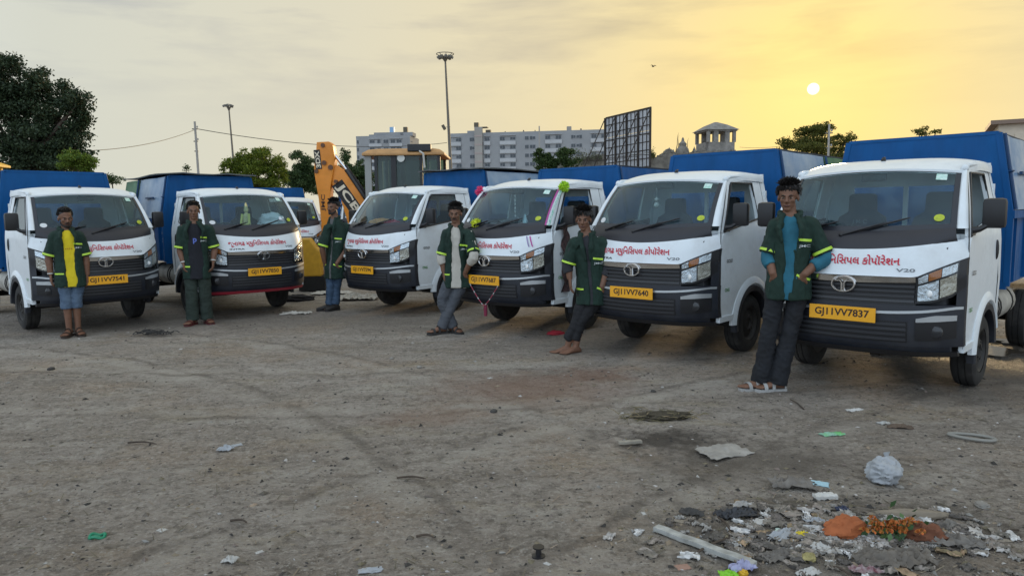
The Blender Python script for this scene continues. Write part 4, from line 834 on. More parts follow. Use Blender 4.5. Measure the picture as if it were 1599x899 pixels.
def tree(label, base, trunk_r, clumps, nleaf, size, m, seed, fork=.4, group='trees round the yard', shell=.55, name='tree'):
    base = Vector(base); r = empty(name, base, 0, label, 'tree', group); g = random.Random(seed)
    tb = MB(); cz = sum(c[2] for c in clumps) / len(clumps); top = Vector((sum(c[0] for c in clumps) / len(clumps), sum(c[1] for c in clumps) / len(clumps), cz))
    fk = base.lerp(top, fork); fk.x = base.x * .7 + top.x * .3
    pts = catmull([Vector((0, 0, -.1)), (fk - base) * .5 + Vector((g.uniform(-.1, .1), g.uniform(-.1, .1), 0)), fk - base, top - base], 4); n = len(pts)
    tb.tube(pts, [trunk_r * (1.25 - 1.0 * i / n) for i in range(n)], 10)
    for c in clumps:
        e = Vector(c[:3]) - base; a = (fk - base).lerp(top - base, g.uniform(0, .5)); tb.tube(catmull([a, a.lerp(e, .5) + Vector((g.uniform(-.2, .2), g.uniform(-.2, .2), .1)), e], 4), [trunk_r * .45 * (1 - .8 * i / 8) for i in range(9)], 6)
        for k in range(3):
            e2 = e + Vector((g.uniform(-1, 1) * c[3], g.uniform(-1, 1) * c[4], g.uniform(-.6, .8) * c[5])) * .5; tb.tube([e.lerp(a, .3), e, e2], [trunk_r * .16, trunk_r * .12, trunk_r * .04], 5)
    tb.build('trunk', BARK, r, smooth=True)
    p = clump_points(clumps, nleaf, seed, shell) - np.array(base)
    ob('crown', leaves(p, size, seed), r, m); return r
def C(px, py, Y, rw, rh, rd=None):         # a crown lobe seen at a pixel, sizes in metres
    p = dp(px, py, Y); return (p.x, p.y, p.z, rw, rd or rw, rh)
Y = 38
tree('huge dark leafy tree towering at the left edge behind the leftmost truck', gp(40, 0) * 0 + Vector((-26.6, 38, 0)), .38,
     [C(15, 150, Y, 1.5, 1.7), C(45, 125, Y, 1.3, 1.2), C(60, 170, Y, 1.3, 1.4), C(30, 205, Y, 1.6, 1.3), C(108, 145, Y, .95, 1.2), C(118, 165, Y - .5, .85, .9), C(100, 185, Y, 1.1, 1.2), C(85, 225, Y, 1.6, 1.0), C(118, 205, Y, .75, .8), C(40, 245, Y, 1.8, .9), C(-20, 160, Y, 1.6, 2.0), C(-25, 230, Y, 1.8, 1.4), C(0, 110, Y, 1.0, .7), C(125, 240, Y, .7, .6), C(105, 255, Y, 1.2, .6), C(70, 250, Y, 1.5, .9), C(20, 262, Y, 1.8, .9), C(128, 180, Y, .45, .6)], 60000, .15, leaf_mat('dark green leaves', (.034, .056, .026), .5, .2), 3, .35)
tree('low bright green shrub at the foot of the big dark tree', dp(120, 330, 34) * 1 + Vector((0, 0, -dp(120, 330, 34).z)), .09, [C(122, 250, 34, .8, .45), C(108, 256, 34, .5, .4), C(134, 257, 34, .4, .4)], 5000, .11, leaf_mat('bright green leaves', (.10, .16, .02), .4, .3), 4, .5, name='shrub')
Y = 43
def gb(px, Y_): p = dp(px, 333, Y_); return Vector((p.x, p.y, 0))
tree('rounded yellow green tree behind the second truck', gb(398, Y), .20, [C(398, 252, Y, 1.25, .95), C(370, 262, Y, .95, .8), C(425, 262, Y, .95, .85), C(395, 285, Y, 1.6, .9), C(435, 280, Y, .75, .8), C(355, 278, Y, .7, .7), C(410, 245, Y, .7, .6), C(382, 245, Y, .6, .5)], 26000, .12, leaf_mat('yellow green leaves', (.12, .165, .018), .5, .4), 5, .4)
Y = 55
tree('dark green tree just left of the raised digger arm', gb(472, Y), .2, [C(465, 255, Y, 1.0, .9), C(482, 262, Y, .9, .8), C(470, 285, Y, 1.5, 1.0), C(490, 290, Y, 1.0, 1.0), C(450, 275, Y, .6, .6)], 14000, .15, leaf_mat('deep green leaves', (.045, .082, .026), .5, .25), 6, .4)
tree('dark green tree showing between the digger arm and its cab', gb(555, Y), .18, [C(540, 245, Y, .45, .7), C(556, 270, Y, 1.1, .9), C(545, 285, Y, 1.0, 1.0), C(566, 262, Y, .6, .6), C(538, 268, Y, .6, .6), C(575, 285, Y, .8, .9)], 12000, .15, MATS['deep green leaves'], 7, .4)
tree('olive green spreading tree under the setting sun', gb(1270, 58), .26, [C(1270, 212, 58, 1.5, 1.0), C(1240, 225, 58, 1.1, .7), C(1305, 222, 58, 1.2, .75), C(1285, 200, 58, .8, .5), C(1255, 205, 58, .8, .5), C(1325, 215, 58, .6, .5), C(1222, 230, 58, .6, .45), C(1270, 240, 58, 2.6, .8), C(1315, 238, 58, 1.2, .7)], 17000, .15, leaf_mat('olive leaves', (.10, .11, .022), .5, .45), 8, .4, shell=.4)
tree('sparse twiggy treetop poking above the nearest truck box', gb(1445, 40), .10, [C(1443, 203, 40, .45, .22), C(1432, 206, 40, .25, .15), C(1462, 206, 40, .35, .15)], 420, .12, MATS['olive leaves'], 9, .75)
tree('small faint treetop between the two left truck boxes', gb(180, 60), .10, [C(177, 281, 60, .8, .5), C(172, 276, 60, .4, .4)], 1500, .13, MATS['deep green leaves'], 10, .6)
tree('thin twig treetop above the second truck box', gb(292, 50), .06, [C(291, 262, 50, .3, .25)], 130, .12, MATS['deep green leaves'], 11, .7)
Yw = 70
for i, (px, py, rw, rh, lab) in enumerate(((845, 247, .75, .8, 'leftmost upright bush before the pale apartment block'), (860, 252, .5, .6, 'small bush between two bigger ones before the apartment block'), (882, 243, 1.1, .9, 'largest dark bush before the pale apartment block'))):
    tree(lab, gb(px, Yw - 4), .12, [C(px, py, Yw - 4, rw, rh), C(px - 3, py - 6, Yw - 4, rw * .6, rh * .6), C(px + 4, py + 8, Yw - 4, rw, rh)], 3500, .17, leaf_mat('bush leaves', (.045, .080, .022), .5, .3), 20 + i, .6, 'bushes along the old wall', name='bush')

# ---------------------------------------------------------------- apartment blocks
CONC = mat('pale grey render', (.30, .305, .31), .9, var=.10, vscale=.25, dirt=.25, dirtcol=(.22, .22, .225))
CONC2 = mat('cream stair tower render', (.34, .32, .29), .9, var=.12, vscale=.3)
PANEL = mat('white balcony band', (.44, .445, .45), .9, var=.06, vscale=.4)
WFRAME = mat('window frame grey', (.30, .31, .32), .7); PANE = mat('dark window pane', (.035, .042, .050), .15)
def apartment(label, A, B, depth, ztop, floors, fh, bays, tower=None, roofbits=(), seed=0):
    A = Vector((A.x, A.y, 0)); B = Vector((B.x, B.y, 0)); L_ = (B - A).length; ang = math.atan2(B.y - A.y, B.x - A.x)
    r = empty('apartment_building', A, ang, label, 'building')          # local x along the facade, y into the block
    MB().box((L_ / 2, depth / 2, ztop / 2), (L_, depth, ztop)).build('wall', CONC, r)
    pr = MB(); pr.box((L_ / 2, .12, ztop + .45), (L_ + .1, .25, .9)); pr.box((L_ / 2, depth - .12, ztop + .45), (L_ + .1, .25, .9)); pr.box((.1, depth / 2, ztop + .45), (.25, depth - .6, .898)); pr.box((L_ - .1, depth / 2, ztop + .45), (.25, depth - .6, .898))
    pr.build('parapet', CONC, r)
    g = random.Random(seed)
    win = MB().box((0, 0, 0), (1, .16, 1)).mesh(WFRAME); pan = MB().box((0, 0, 0), (1, .06, 1)).mesh(PANE); mul_ = MB().box((0, 0, 0), (.07, .08, 1)).mesh(WFRAME)
    for f in range(floors):
        z = ztop - fh * f - fh * .5
        for x, w, h, band in bays:
            if band and band != 'x':
                o = MB().box((x + band / 2, -.20, z - fh * .46), (abs(band), .5, fh * .46)).build('balcony_band', PANEL, r)
                MB().box((x + band / 2, -.25, z + fh * .40), (abs(band), .6, .12)).build('sun_shade', PANEL, r)
            o = ob('window', win, r); o.location = (x + w / 2, -.02, z + .15); o.scale = (w, 1, h)
            for q in (-1, 1):
                p = ob('pane', pan, o); p.location = (q * .24, -.075, 0); p.scale = (.44, .6, .88 if g.random() > .2 else .7)
    if tower:
        for x, w, hh in tower: MB().box((x + w / 2, -.6, (ztop + hh) / 2), (w, 1.6, ztop + hh)).build('stair_tower', CONC2, r); [MB().box((x + w / 2, -1.42, ztop - fh * f - .3), (w, .12, .5)).build('tower_band', mat('pinkish band', (.38, .31, .29), .9), r) for f in range(floors)]
    for nm, x, y, z, sx, sy, sz, m in roofbits:
        MB().box((x, y, ztop + z + sz / 2), (sx, sy, sz)).build(nm, m, r)
    return r
TANKB = mat('blue water tank', (.25, .42, .62), .5); TANKK = mat('brown water tank', (.10, .085, .06), .7)
A, B = dp(703, 212, 260), dp(948, 210, 252); W = (B - A).length; k = W / 245.0
def bx_(px): return (px - 703) * k
bays = []
for px, w in ((712, 9), (734, 8), (758, 8), (782, 8), (798, 9), (821.5, 6), (829, 9), (853, 8), (869, 9), (893, 7), (901, 9), (924, 8), (939, 8)):
    bays.append((bx_(px), w * k, 1.35, 0))
apt1 = apartment('long pale grey apartment block behind the middle trucks', A, B, 14, 28.4, 6, 3.02, bays + [(bx_(704), 0.01, .01, 16 * k), (bx_(782), .01, .01, 25 * k), (bx_(853), .01, .01, 26 * k), (bx_(757), .01, .01, 10 * k), (bx_(923), .01, .01, 22 * k)],
    tower=((bx_(743), 12 * k, 2.8),), roofbits=(('water_tank', bx_(743), 3, 3.2, 1.6, 1.6, 1.6, TANKK), ('water_tank', bx_(762), 3, .9, 1.8, 1.8, 1.2, TANKK), ('roof_slab', bx_(754), 3, 2.9, 3.2, 3, .25, TANKK), ('roof_room', bx_(735), 5, .9, 3.5, 3, 1.2, CONC), ('roof_room', bx_(889), 4, .9, 1.6, 2, 1.7, CONC2), ('dish', bx_(819), 1, .9, .4, .4, .6, TANKK), ('dish', bx_(908), 1, .9, .5, .3, .6, TANKK), ('dish', bx_(837), 1, .9, .3, .3, .5, TANKK), ('dish', bx_(790), 1, .9, .3, .3, .4, TANKK)), seed=1)
A, B = dp(556, 214, 290), dp(640, 212, 288); W = (B - A).length; k = W / 84.0
def bx2(px): return (px - 556) * k
bays2 = [(bx2(px), w * k, 1.5, 0) for px, w in ((557, 3), (577, 8), (589, 7), (598.5, 8), (610, 7), (619, 8))]
apt2 = apartment('shorter grey apartment block with blue roof tank behind the digger cab', A, B, 16, 31.0, 5, 3.0, bays2 + [(bx2(576), .01, .01, 20 * k), (bx2(608), .01, .01, 20 * k)], roofbits=(('roof_room', bx2(605), 5, .9, 12, 6, 1.5, CONC), ('roof_room', bx2(583), 5, .9, 5, 5, .8, CONC), ('roof_room', bx2(633), 5, .9, 5, 6, 1.4, CONC), ('water_tank', bx2(609), 4, 2.4, 1.7, 1.7, 2.2, TANKB), ('water_tank', bx2(630), 4, 2.3, 1.6, 1.6, 2.2, TANKK)), seed=2)
A, B = dp(641, 216, 289), dp(659, 226, 330)
apt3 = apartment('recessed rounded wing at the right end of the shorter apartment block', A, B, 12, 30.0, 5, 3.0, [(1, 2.2, 1.5, 4.0), (8, 3, 1.5, 5.0), (18, 4, 1.5, 7.0), (30, 4, 1.5, 7.0)], seed=3)

# ---------------------------------------------------------------- old stone wall, gazebo, hoarding
STONE = mat('weathered rubble stone', (.20, .185, .16), .95, var=.45, vscale=1.6, bump=1, bscale=2.2)
STONE2 = mat('grey cut stone', (.25, .235, .215), .95, var=.35, vscale=2.0, bump=.8, bscale=3)
def rubble_wall():
    g = random.Random(5); r = empty('stone_wall', (0, 0, 0), 0, 'old rubble stone wall with ragged top behind the middle truck boxes', 'wall')
    prof = [(868, 254), (880, 252), (900, 250), (915, 248), (930, 246), (940, 244), (960, 245), (985, 244), (1005, 243), (1020, 246), (1035, 243), (1042, 237), (1046, 234), (1050, 238), (1056, 241), (1075, 240), (1100, 236), (1160, 236), (1210, 242)]
    P = []
    for px, py in prof: P.append(dp(px, py, 75))
    v = []; f = []
    for p in P: v += [(p.x, 75, -.2), (p.x, 75, p.z), (p.x, 76.2, p.z), (p.x, 76.2, -.2)]
    n = len(P)
    for i in range(n - 1): a, b = i * 4, i * 4 + 4; f += [(a, b, b + 1, a + 1), (a + 1, b + 1, b + 2, a + 2), (a + 2, b + 2, b + 3, a + 3)]
    f += [(0, 1, 2, 3), (n * 4 - 4, n * 4 - 1, n * 4 - 2, n * 4 - 3)]
    MB().add(v, f).build('masonry', STONE, r)
    for k in range(150):                     # loose stones along the top
        i = g.random() * (n - 1); a, b = P[int(i)], P[int(i) + 1]; p = a.lerp(b, i % 1); s_ = g.uniform(.14, .42)
        M = Euler((g.uniform(0, 3), g.uniform(0, 3), g.uniform(0, 3))).to_matrix()
        o = ob('stone', cached('stone%d' % (k % 6), lambda: (lambda q: q.mesh(STONE))(MB().box((0, 0, 0), (1, .8, .7)))), r); o.location = (p.x, 75.3 + g.uniform(-.25, .5), p.z + s_ * .15); o.scale = (s_, s_, s_ * .8); o.rotation_euler = (g.uniform(-.4, .4), g.uniform(-.4, .4), g.uniform(0, 3))
    return r
rubble_wall()
def weeds(label, px0, px1, py, n, Y_, seed, size=.16, m=None):
    g = np.random.default_rng(seed); a, b = dp(px0, py, Y_), dp(px1, py, Y_); t = g.random(n) ** 1; k = np.floor(t * 9); cx = (k + .5) / 9
    t = np.clip(cx + g.normal(0, .035, n), 0, 1); hgt = np.abs(g.normal(0, .5, n)) * (.4 + .6 * np.abs(np.sin(k * 2.3)))
    p = np.stack([a.x + (b.x - a.x) * t, Y_ + g.normal(0, .25, n), a.z + (b.z - a.z) * t + hgt], 1); base = Vector((a.x, Y_, a.z - .3))
    r = empty('wall_weeds', base, 0, label, 'plant'); st = MB()
    for i in range(14): q = p[g.integers(n)] - np.array(base); st.tube([(q[0] * .97, q[1], -.2), (q[0], q[1], q[2])], [.02, .006], 5)
    stuff_ = st.build('stems', BARK, r); ob('foliage', leaves(p - np.array(base), size, seed), r, m or leaf_mat('dry weed leaves', (.11, .12, .045), .5, .3))
weeds('dry yellow green weeds growing on the old wall under the hoarding', 972, 1022, 246, 2600, 74.6, 31)
weeds('thin grey weeds on the old wall left of the hoarding', 898, 940, 249, 900, 74.6, 32, .14, leaf_mat('grey weed leaves', (.12, .13, .085), .4, .2))
def ruin(label, px, py, w, h, spire, seed):
    p = dp(px, py, 76); r = empty('ruined_finial', (p.x, p.y, p.z), 0, label, 'ruin'); g = random.Random(seed); mb = MB()
    mb.lathe([(w, -1.5), (w, 0), (w * .8, h * .3), (w * .5, h * .45), (w * .55, h * .6), (w * .22, h * .75), (w * .16, h * .9), (.02, h)], (0, 0, 0), 'z', 10); mb.build('masonry', STONE, r)
    for k in range(spire):
        a = Vector((g.uniform(-w, w) * 1.4, 0, 0)); b = a + Vector((g.uniform(-.3, .3), 0, g.uniform(1.2, 2.0))); MB().tube([a, a.lerp(b, .5) + Vector((.08, 0, 0)), b, b + Vector((.12, 0, .35))], [.05, .035, .02, .008], 5).build('dry_stem', BARK, r)
ruin('spired ruined stone finial with dry stems left of the gazebo', 1066, 240, .75, 1.7, 3, 1); ruin('small ruined stone stump nearest the gazebo', 1084, 239, .28, .65, 0, 2); ruin('low stone heap on the wall right of the hoarding', 1045, 241, .45, .7, 0, 3)
def gazebo():
    c = dp(1125, 240, 75); r = empty('stone_gazebo', (c.x, 77, 0), R(9), 'small grey stone gazebo with pyramid roof on the old wall', 'gazebo')
    z0 = dp(1125, 224, 77).z; z1 = dp(1125, 207, 77).z; z2 = dp(1125, 190, 77).z; zb = z0 - 3.2; w = 1.42
    MB().box((0, 0, zb / 2 + .3), (2 * w + .3, 2 * w + .3, zb)).build('tower', STONE2, r)
    for sx, sy, lx, ly in ((0, -w, 2 * w, .35), (0, w, 2 * w, .35), (-w, 0, .35, 2 * w - .36), (w, 0, .35, 2 * w - .36)):
        MB().box((sx, sy, (zb + .6 + z0) / 2), (lx, ly, z0 - zb - .6)).build('parapet', STONE2, r)
    cols = [(-w, -w), (w, -w), (-w, w), (w, w), (-.62, -w), (.62, -w), (-.62, w), (.62, w)]
    for x, y in cols:
        big = abs(x) < 1; n = 5; zs = np.linspace(z0, z1 + .02, n + 1)
        co = MB().box((x, y, (z0 + z1) / 2), (.30, .30, z1 - z0)).build('column', STONE2, r)
        if big: MB().box((x + (.0), y, (z0 + z1) / 2), (.50, .34, z1 - z0 - .01)).build('pier', STONE2, r)
    MB().box((0, 0, z1 + .06), (2 * w + .5, 2 * w + .5, .14)).build('lintel', STONE2, r)
    e = w + .42; ap = Vector((0, 0, z2)); base = [Vector((-e, -e, z1 + .13)), Vector((e, -e, z1 + .13)), Vector((e, e, z1 + .13)), Vector((-e, e, z1 + .13))]
    MB().loft([base, [p.lerp(ap, .5) + Vector((0, 0, .08)) for p in base], [p.lerp(ap, .93) for p in base]]).build('roof', STONE2, r)
gazebo()
def hoarding():
    TL, TR_ = dp(945, 186, 71), dp(1016, 169, 64); A = Vector((TL.x, TL.y, 0)); B = Vector((TR_.x, TR_.y, 0)); L_ = (B - A).length; ang = math.atan2(B.y - A.y, B.x - A.x)
    r = empty('hoarding', A, ang, 'tall steel framed hoarding seen from behind', 'billboard'); z1 = 10.4; z0 = 4.6
    STEEL = mat('rusty dark steel', (.055, .045, .038), .8, .3, var=.4); SHEET = mat('grey hoarding sheet', (.46, .47, .49), .8, var=.18, vscale=.8)
    n = 8
    for i in range(n):
        for k in range(3): MB().box(((i + .5) * L_ / n, .10, z0 + (z1 - z0) * (k + .5) / 3), (L_ / n - .03, .03, (z1 - z0) / 3 - .03)).build('panel', SHEET, r)
    for i in range(5): MB().box((i * L_ / 4, -.02, z1 / 2), (.16, .14, z1)).build('post', STEEL, r)
    for i in range(13):
        if i % 3: MB().box((i * L_ / 12, .03, (z0 + z1) / 2), (.05, .05, z1 - z0)).build('stud', STEEL, r)
    for k in range(9): MB().box((L_ / 2, .055, z0 + (z1 - z0) * k / 8), (L_, .04, .07 if k % 8 else .16)).build('rail', STEEL, r)
    for i in range(5):
        MB().bar((i * L_ / 4 - .05, -.1, z1 - .25), (i * L_ / 4 - 1.2, -2.6, 3.8), .09, .09).build('brace', STEEL, r)
        for t in (.35, .62, .85): MB().bar((i * L_ / 4 - .05, -.06, z1 + (3.8 - z1) * t), (i * L_ / 4 - .05 - 1.15 * t, -.1 - 2.5 * t, z1 + (3.8 - z1) * t), .06, .06).build('strut', STEEL, r)
hoarding()

# ---------------------------------------------------------------- masts, poles, wire, bird
POLE = mat('galvanised mast', (.17, .155, .13), .6, .5, var=.2); POLEG = mat('concrete pole', (.36, .34, .31), .9, var=.2)
def mast(label, top, lean, kind):
    b = Vector((top.x + lean, top.y, 0)); r = empty('lamp_mast', b, 0, label, 'lamp mast', 'tall lamp masts'); h = top.z; tx = -lean
    MB().tube([(0, 0, 0), (tx * .5, 0, h * .5), (tx, 0, h - .4)], [.24, .17, .10], 10).build('pole', POLE, r, smooth=True)
    if kind == 'ring':
        n = 24
        for z, rad in ((h - .05, 1.0), (h - .45, .72)): MB().tube([(tx + rad * math.cos(2 * math.pi * i / n), rad * math.sin(2 * math.pi * i / n), z) for i in range(n + 1)], .045, 6).build('ring', POLE, r)
        for i in range(8):
            a = 2 * math.pi * i / 8 + .2; MB().bar((tx, 0, h - .75), (tx + .98 * math.cos(a), .98 * math.sin(a), h - .1), .05, .05).build('arm', POLE, r)
            lm = MB().box((0, 0, 0), (.42, .30, .22), Euler((0, .5, a)).to_matrix()).build('floodlight', mat('floodlight housing', (.16, .155, .14), .5), r); lm.location = (tx + .75 * math.cos(a), .75 * math.sin(a), h - .38)
        MB().lathe([(.12, -.9), (.34, -.55), (.34, -.4), (.1, -.3)], (tx, 0, h), 'z', 12).build('head_frame', POLE, r)
    else:
        MB().lathe([(.1, -1.0), (.32, -.5), (.1, -.35)], (tx, 0, h), 'z', 10).build('head_frame', POLE, r)
        for i in range(7):
            a = 2 * math.pi * i / 7 + .4; rad = .75 if i % 2 else .5
            MB().bar((tx, 0, h - .6), (tx + rad * math.cos(a), rad * math.sin(a), h - .3), .06, .06).build('arm', POLE, r)
            lm = MB().box((0, 0, 0), (.45, .32, .30), Euler((0, .4, a)).to_matrix()).build('floodlight', MATS.get('floodlight housing') or mat('floodlight housing', (.16, .155, .14), .5), r, bev=.04); lm.location = (tx + rad * math.cos(a), rad * math.sin(a), h - .22)
mast('tall lamp mast with a ring of floodlights rising behind the digger cab', dp(695, 84, 85), .55, 'ring')
mast('slim lamp mast with clustered floodlights behind the second truck', dp(357, 163, 115), .6, 'cluster')
def pole(label, px, py, Y_, r0, lean=0.0, cross=True, m=None):
    t = dp(px, py, Y_); r = empty('utility_pole', (t.x + lean, t.y, 0), 0, label, 'pole'); MB().tube([(0, 0, 0), (-lean, 0, t.z)], [r0 * 1.3, r0], 8).build('shaft', m or POLEG, r, smooth=True)
    if cross:
        for z, w in ((t.z - .6, .5), (t.z - 1.6, .35), (t.z - 2.4, .3)): MB().box((-lean, 0, z), (w, .08, .08)).build('crossarm', POLE, r)
        for z in (t.z - .5, t.z - 1.5): MB().lathe([(.05, 0), (.07, .08), (.03, .16)], (-lean + .18, 0, z), 'z', 8).build('insulator', POLEG, r)
    return t
pt = pole('slender utility pole carrying the overhead wire on the left', 304, 190, 60, .09, .12)
pole('short white pole in front of the olive tree', 1295, 194, 50, .07, 0, True)
pole('thin pole with a pipe top before the apartment block', 842, 197, 120, .10, 0, False)
def wire(label, a, b, sag, rad=.03):
    pts = [a.lerp(b, t) - Vector((0, 0, sag * 4 * t * (1 - t))) for t in [i / 16 for i in range(17)]]; o = MB().tube(pts, rad, 5).build('overhead_wire', mat('dark wire', (.05, .05, .05), .6), None); tag(o, label, 'wire')
wire('overhead wire from the left pole towards the big dark tree', dp(304, 203, 60), dp(100, 236, 42), .45, .022)
wire('overhead wire from the left pole across to the lamp mast', dp(305, 201, 60), dp(698, 223, 84), .9, .03)
wire('faint overhead wire sagging right of the gazebo', dp(1155, 230, 90), dp(1300, 213, 60), .4, .02)
bd = empty('bird', dp(1020, 104, 60), R(30), 'tiny bird flying alone left of the sun', 'bird'); MB().ell((0, 0, 0), (.06, .16, .05)).build('torso', HAIR, bd, smooth=True)
for s_ in (-1, 1): MB().slab([[(0, .06, .02), (0, -.05, .02)], [(s_ * .15, .07, .12), (s_ * .15, -.03, .12)], [(s_ * .30, .0, .05), (s_ * .30, -.05, .05)]], [[(0, .06, .01), (0, -.05, .01)], [(s_ * .15, .07, .11), (s_ * .15, -.03, .11)], [(s_ * .30, .0, .04), (s_ * .30, -.05, .04)]]).build('wing', HAIR, bd)
fl = dp(693, 199, 84); o = empty('mast_floodlight', fl, 0, 'single dark floodlight hanging on the left of the tall mast', 'floodlight'); MB().box((0, 0, 0), (.35, .3, .6), Euler((0, -.5, 0)).to_matrix()).build('housing', TANKK, o, bev=.05); MB().bar((.1, 0, 0), (.75, 0, .05), .05, .05).build('bracket', POLE, o)

# ---------------------------------------------------------------- backhoe loader
ORANGE = mat('orange digger paint', (.72, .24, .012), .42, var=.10, vscale=3, dirt=.22, dirtcol=(.25, .13, .05)); DKGL = glass_mat('cab window glass', (.36, .46, .43), 1.3, .30, (.18, .25, .23))
def backhoe():
    Yb = 17.5; o0 = dp(560, 333, Yb); base = Vector((o0.x, Yb, 0)); r = empty('backhoe_loader', base, 0, 'orange backhoe loader with raised arm behind the middle truck', 'digger')
    def q(px, py, dy=0.0): p = dp(px, py, Yb + dy); return (p.x - base.x, p.z)
    def plate(nm, poly, y0, y1, m=ORANGE, bev=.02, par=None): return MB().prism([q(*p) for p in poly], y0, y1, 'xz').build(nm, m, par or r, bev=bev, smooth=True)
    dip = plate('dipper_arm', [(497, 223), (516, 222), (522, 227), (525, 245), (524, 262), (519, 290), (517, 330), (521, 365), (527, 395), (512, 398), (505, 385), (504, 345), (500, 310), (494, 275), (493, 262), (496, 240)], -.16, .16)
    boom = plate('boom', [(519, 262), (526, 258), (540, 268), (572, 315), (575, 345), (562, 372), (552, 400), (600, 430), (640, 450), (640, 475), (590, 465), (546, 420), (542, 392), (546, 352), (534, 312), (519, 286)], -.12, .12)
    def ram(nm, a, b, r0, m): pa, pb = q(*a), q(*b); return MB().tube([(pa[0], -.02, pa[1]), (pb[0], -.02, pb[1])], r0, 10).build(nm, m, boom, smooth=True)
    ram('ram_rod', (514, 231), (546, 271), .040, CHROME); ram('ram_cylinder', (541, 265), (572, 312), .075, mat('dark hydraulic cylinder', (.03, .03, .03), .4))
    ram('hose', (540, 258), (575, 306), .025, BLACK)
    for px, py, rr in ((507, 228, .05), (509, 255, .055), (497, 268, .05), (519, 262, .06), (527, 284, .045), (511, 380, .06)):
        a, b = q(px, py); MB().lathe([(rr, -.19), (rr, .19)], (a, 0, b), 'y', 12).build('pivot_pin', mat('dark pin', (.12, .05, .02), .5), dip, smooth=True)
    INKK = mat('black decal', (.014, .013, .012), .6); DEC = mat('pale decal letters', (.72, .62, .46), .6)
    def decal(body, c, ang, w, h, yo, m, nm, par, bold=.03):
        cx, cz = q(*c); ca, sa = math.cos(R(ang)), math.sin(R(ang)); lettering(body, lambda u, v: (cx + u * ca - v * sa, yo, cz + u * sa + v * ca), width=w, height=h, bold=bold).build(nm, m, par, fix=False)
    def dbox(c, ang, w, h, yo, nm, par): cx, cz = q(*c); MB().box((cx, yo, cz), (w, .006, h), Matrix.Rotation(R(-ang), 3, 'Y')).build(nm, INKK, par)
    dbox((545, 310), -56, .90, .30, -.1225, 'maker_panel', boom); decal('JCB', (545, 310), -56, .80, .24, -.1275, DEC, 'maker_lettering', boom)
    dbox((499, 250), 95, .46, .15, -.1625, 'model_panel', dip); decal('3DX', (499, 250), 95, .40, .11, -.1675, DEC, 'model_lettering', dip)
    decal('JMC', (508, 317), 88, .40, .12, -.1625, mat('dark brown paint', (.08, .03, .01), .6), 'owner_lettering', dip)
    bk = MB(); bk.prism([q(*p) for p in ((523, 372), (530, 392), (520, 412), (500, 418), (487, 408), (480, 388), (490, 372), (505, 366))], -.35, .35, 'xz'); bk.build('bucket', mat('muddy steel bucket', (.11, .095, .08), .85, var=.4, vscale=4), r, bev=.03)
    plate('bucket_link', [(495, 352), (504, 356), (514, 388), (508, 394), (498, 372), (488, 360)], -.10, .10)
    # cab
    def P3(px, py, dy): p = dp(px, py, Yb + dy); return Vector((p.x - base.x, p.y - base.y, p.z))
    rf = MB(); zr = q(572, 246)[1]; x0, x1 = q(572, 246)[0], q(697, 246)[0]
    rf.loft([[(x, y, z) for x, y in ((x0 + i, -.55 + i), (x1 - i, -.55 + i), (x1 - i, 1.2 - i), (x0 + i, 1.2 - i))] for z, i in ((zr, 0), (zr + .06, 0), (zr + .14, .12), (zr + .18, .3))]); rf.build('cab_roof', mat('faded orange roof', (.48, .26, .10), .6, var=.2), r, bev=.02)
    CABK = mat('cab post black', (.02, .02, .022), .5)
    zb_ = 1.25
    for px, w, m in ((580, .15, mat('grey cab side', (.30, .30, .28), .6)), (592, .07, CABK), (619, .12, CABK), (661, .06, CABK), (688, .07, CABK)):
        xb = q(px, 246)[0]; MB().box((xb, -.42, (zb_ + zr) / 2), (w, .10, zr - zb_)).build('cab_post', m, r)
        MB().box((xb, 1.08, (zb_ + zr) / 2), (w, .10, zr - zb_)).build('cab_post', m, r)
    for a, b in ((592, 619), (619, 661), (661, 688)):
        xa, xb = q(a, 246)[0] + .04, q(b, 246)[0] - .04
        MB().box(((xa + xb) / 2, -.42, (zb_ + zr) / 2), (xb - xa, .012, zr - zb_)).build('cab_window', DKGL, r); MB().box(((xa + xb) / 2, 1.08, (zb_ + zr) / 2), (xb - xa, .012, zr - zb_)).build('cab_window', DKGL, r)
    xs_, xe = q(580, 246)[0], q(690, 246)[0]
    MB().box(((xs_ + xe) / 2, .33, .95), (xe - xs_ + .2, 1.5, .62)).build('cab_base', ORANGE, r, bev=.04); MB().box((xs_ + .75, .35, 1.55), (.5, .5, .7)).build('driver_seat', SEAT, r, bev=.08)
    bx0 = q(636, 240)[0]; MB().box((q(659, 236)[0], -.5, zr + .17), (.55, .14, .17)).build('roof_box', BLACK, r, bev=.02)
    MB().tube([P3(655, 236, -.6), P3(661, 240, -.64), P3(663, 262, -.6)], .025, 6).build('roof_cable', mat('pale cable', (.5, .48, .44), .6), r)
    MB().lathe([(.09, 0), (.07, .08), (.01, .1)], tuple(P3(626, 247, -.5)), 'y', 12).build('work_lamp', mat('lamp glass', (.6, .6, .55), .2), r)
    MB().box(((xs_ + xe) / 2 + 1.9, .33, 1.15), (2.2, 1.0, .75)).build('bonnet', ORANGE, r, bev=.06); MB().box(((xs_ + xe) / 2 + .6, .33, .62), (4.4, .9, .35)).build('frame', CABK, r)
    for x_, rr in (((xs_ + .55), .70), ((xe + 1.7), .48)):
        for y_ in (-.45, 1.1): MB().lathe([(rr * .5, -.2), (rr * .9, -.22), (rr, -.12), (rr, .12), (rr * .9, .22), (rr * .5, .2)], (x_, y_, rr), 'y', 28).build('wheel', RUBBER, r, smooth=True)
backhoe()
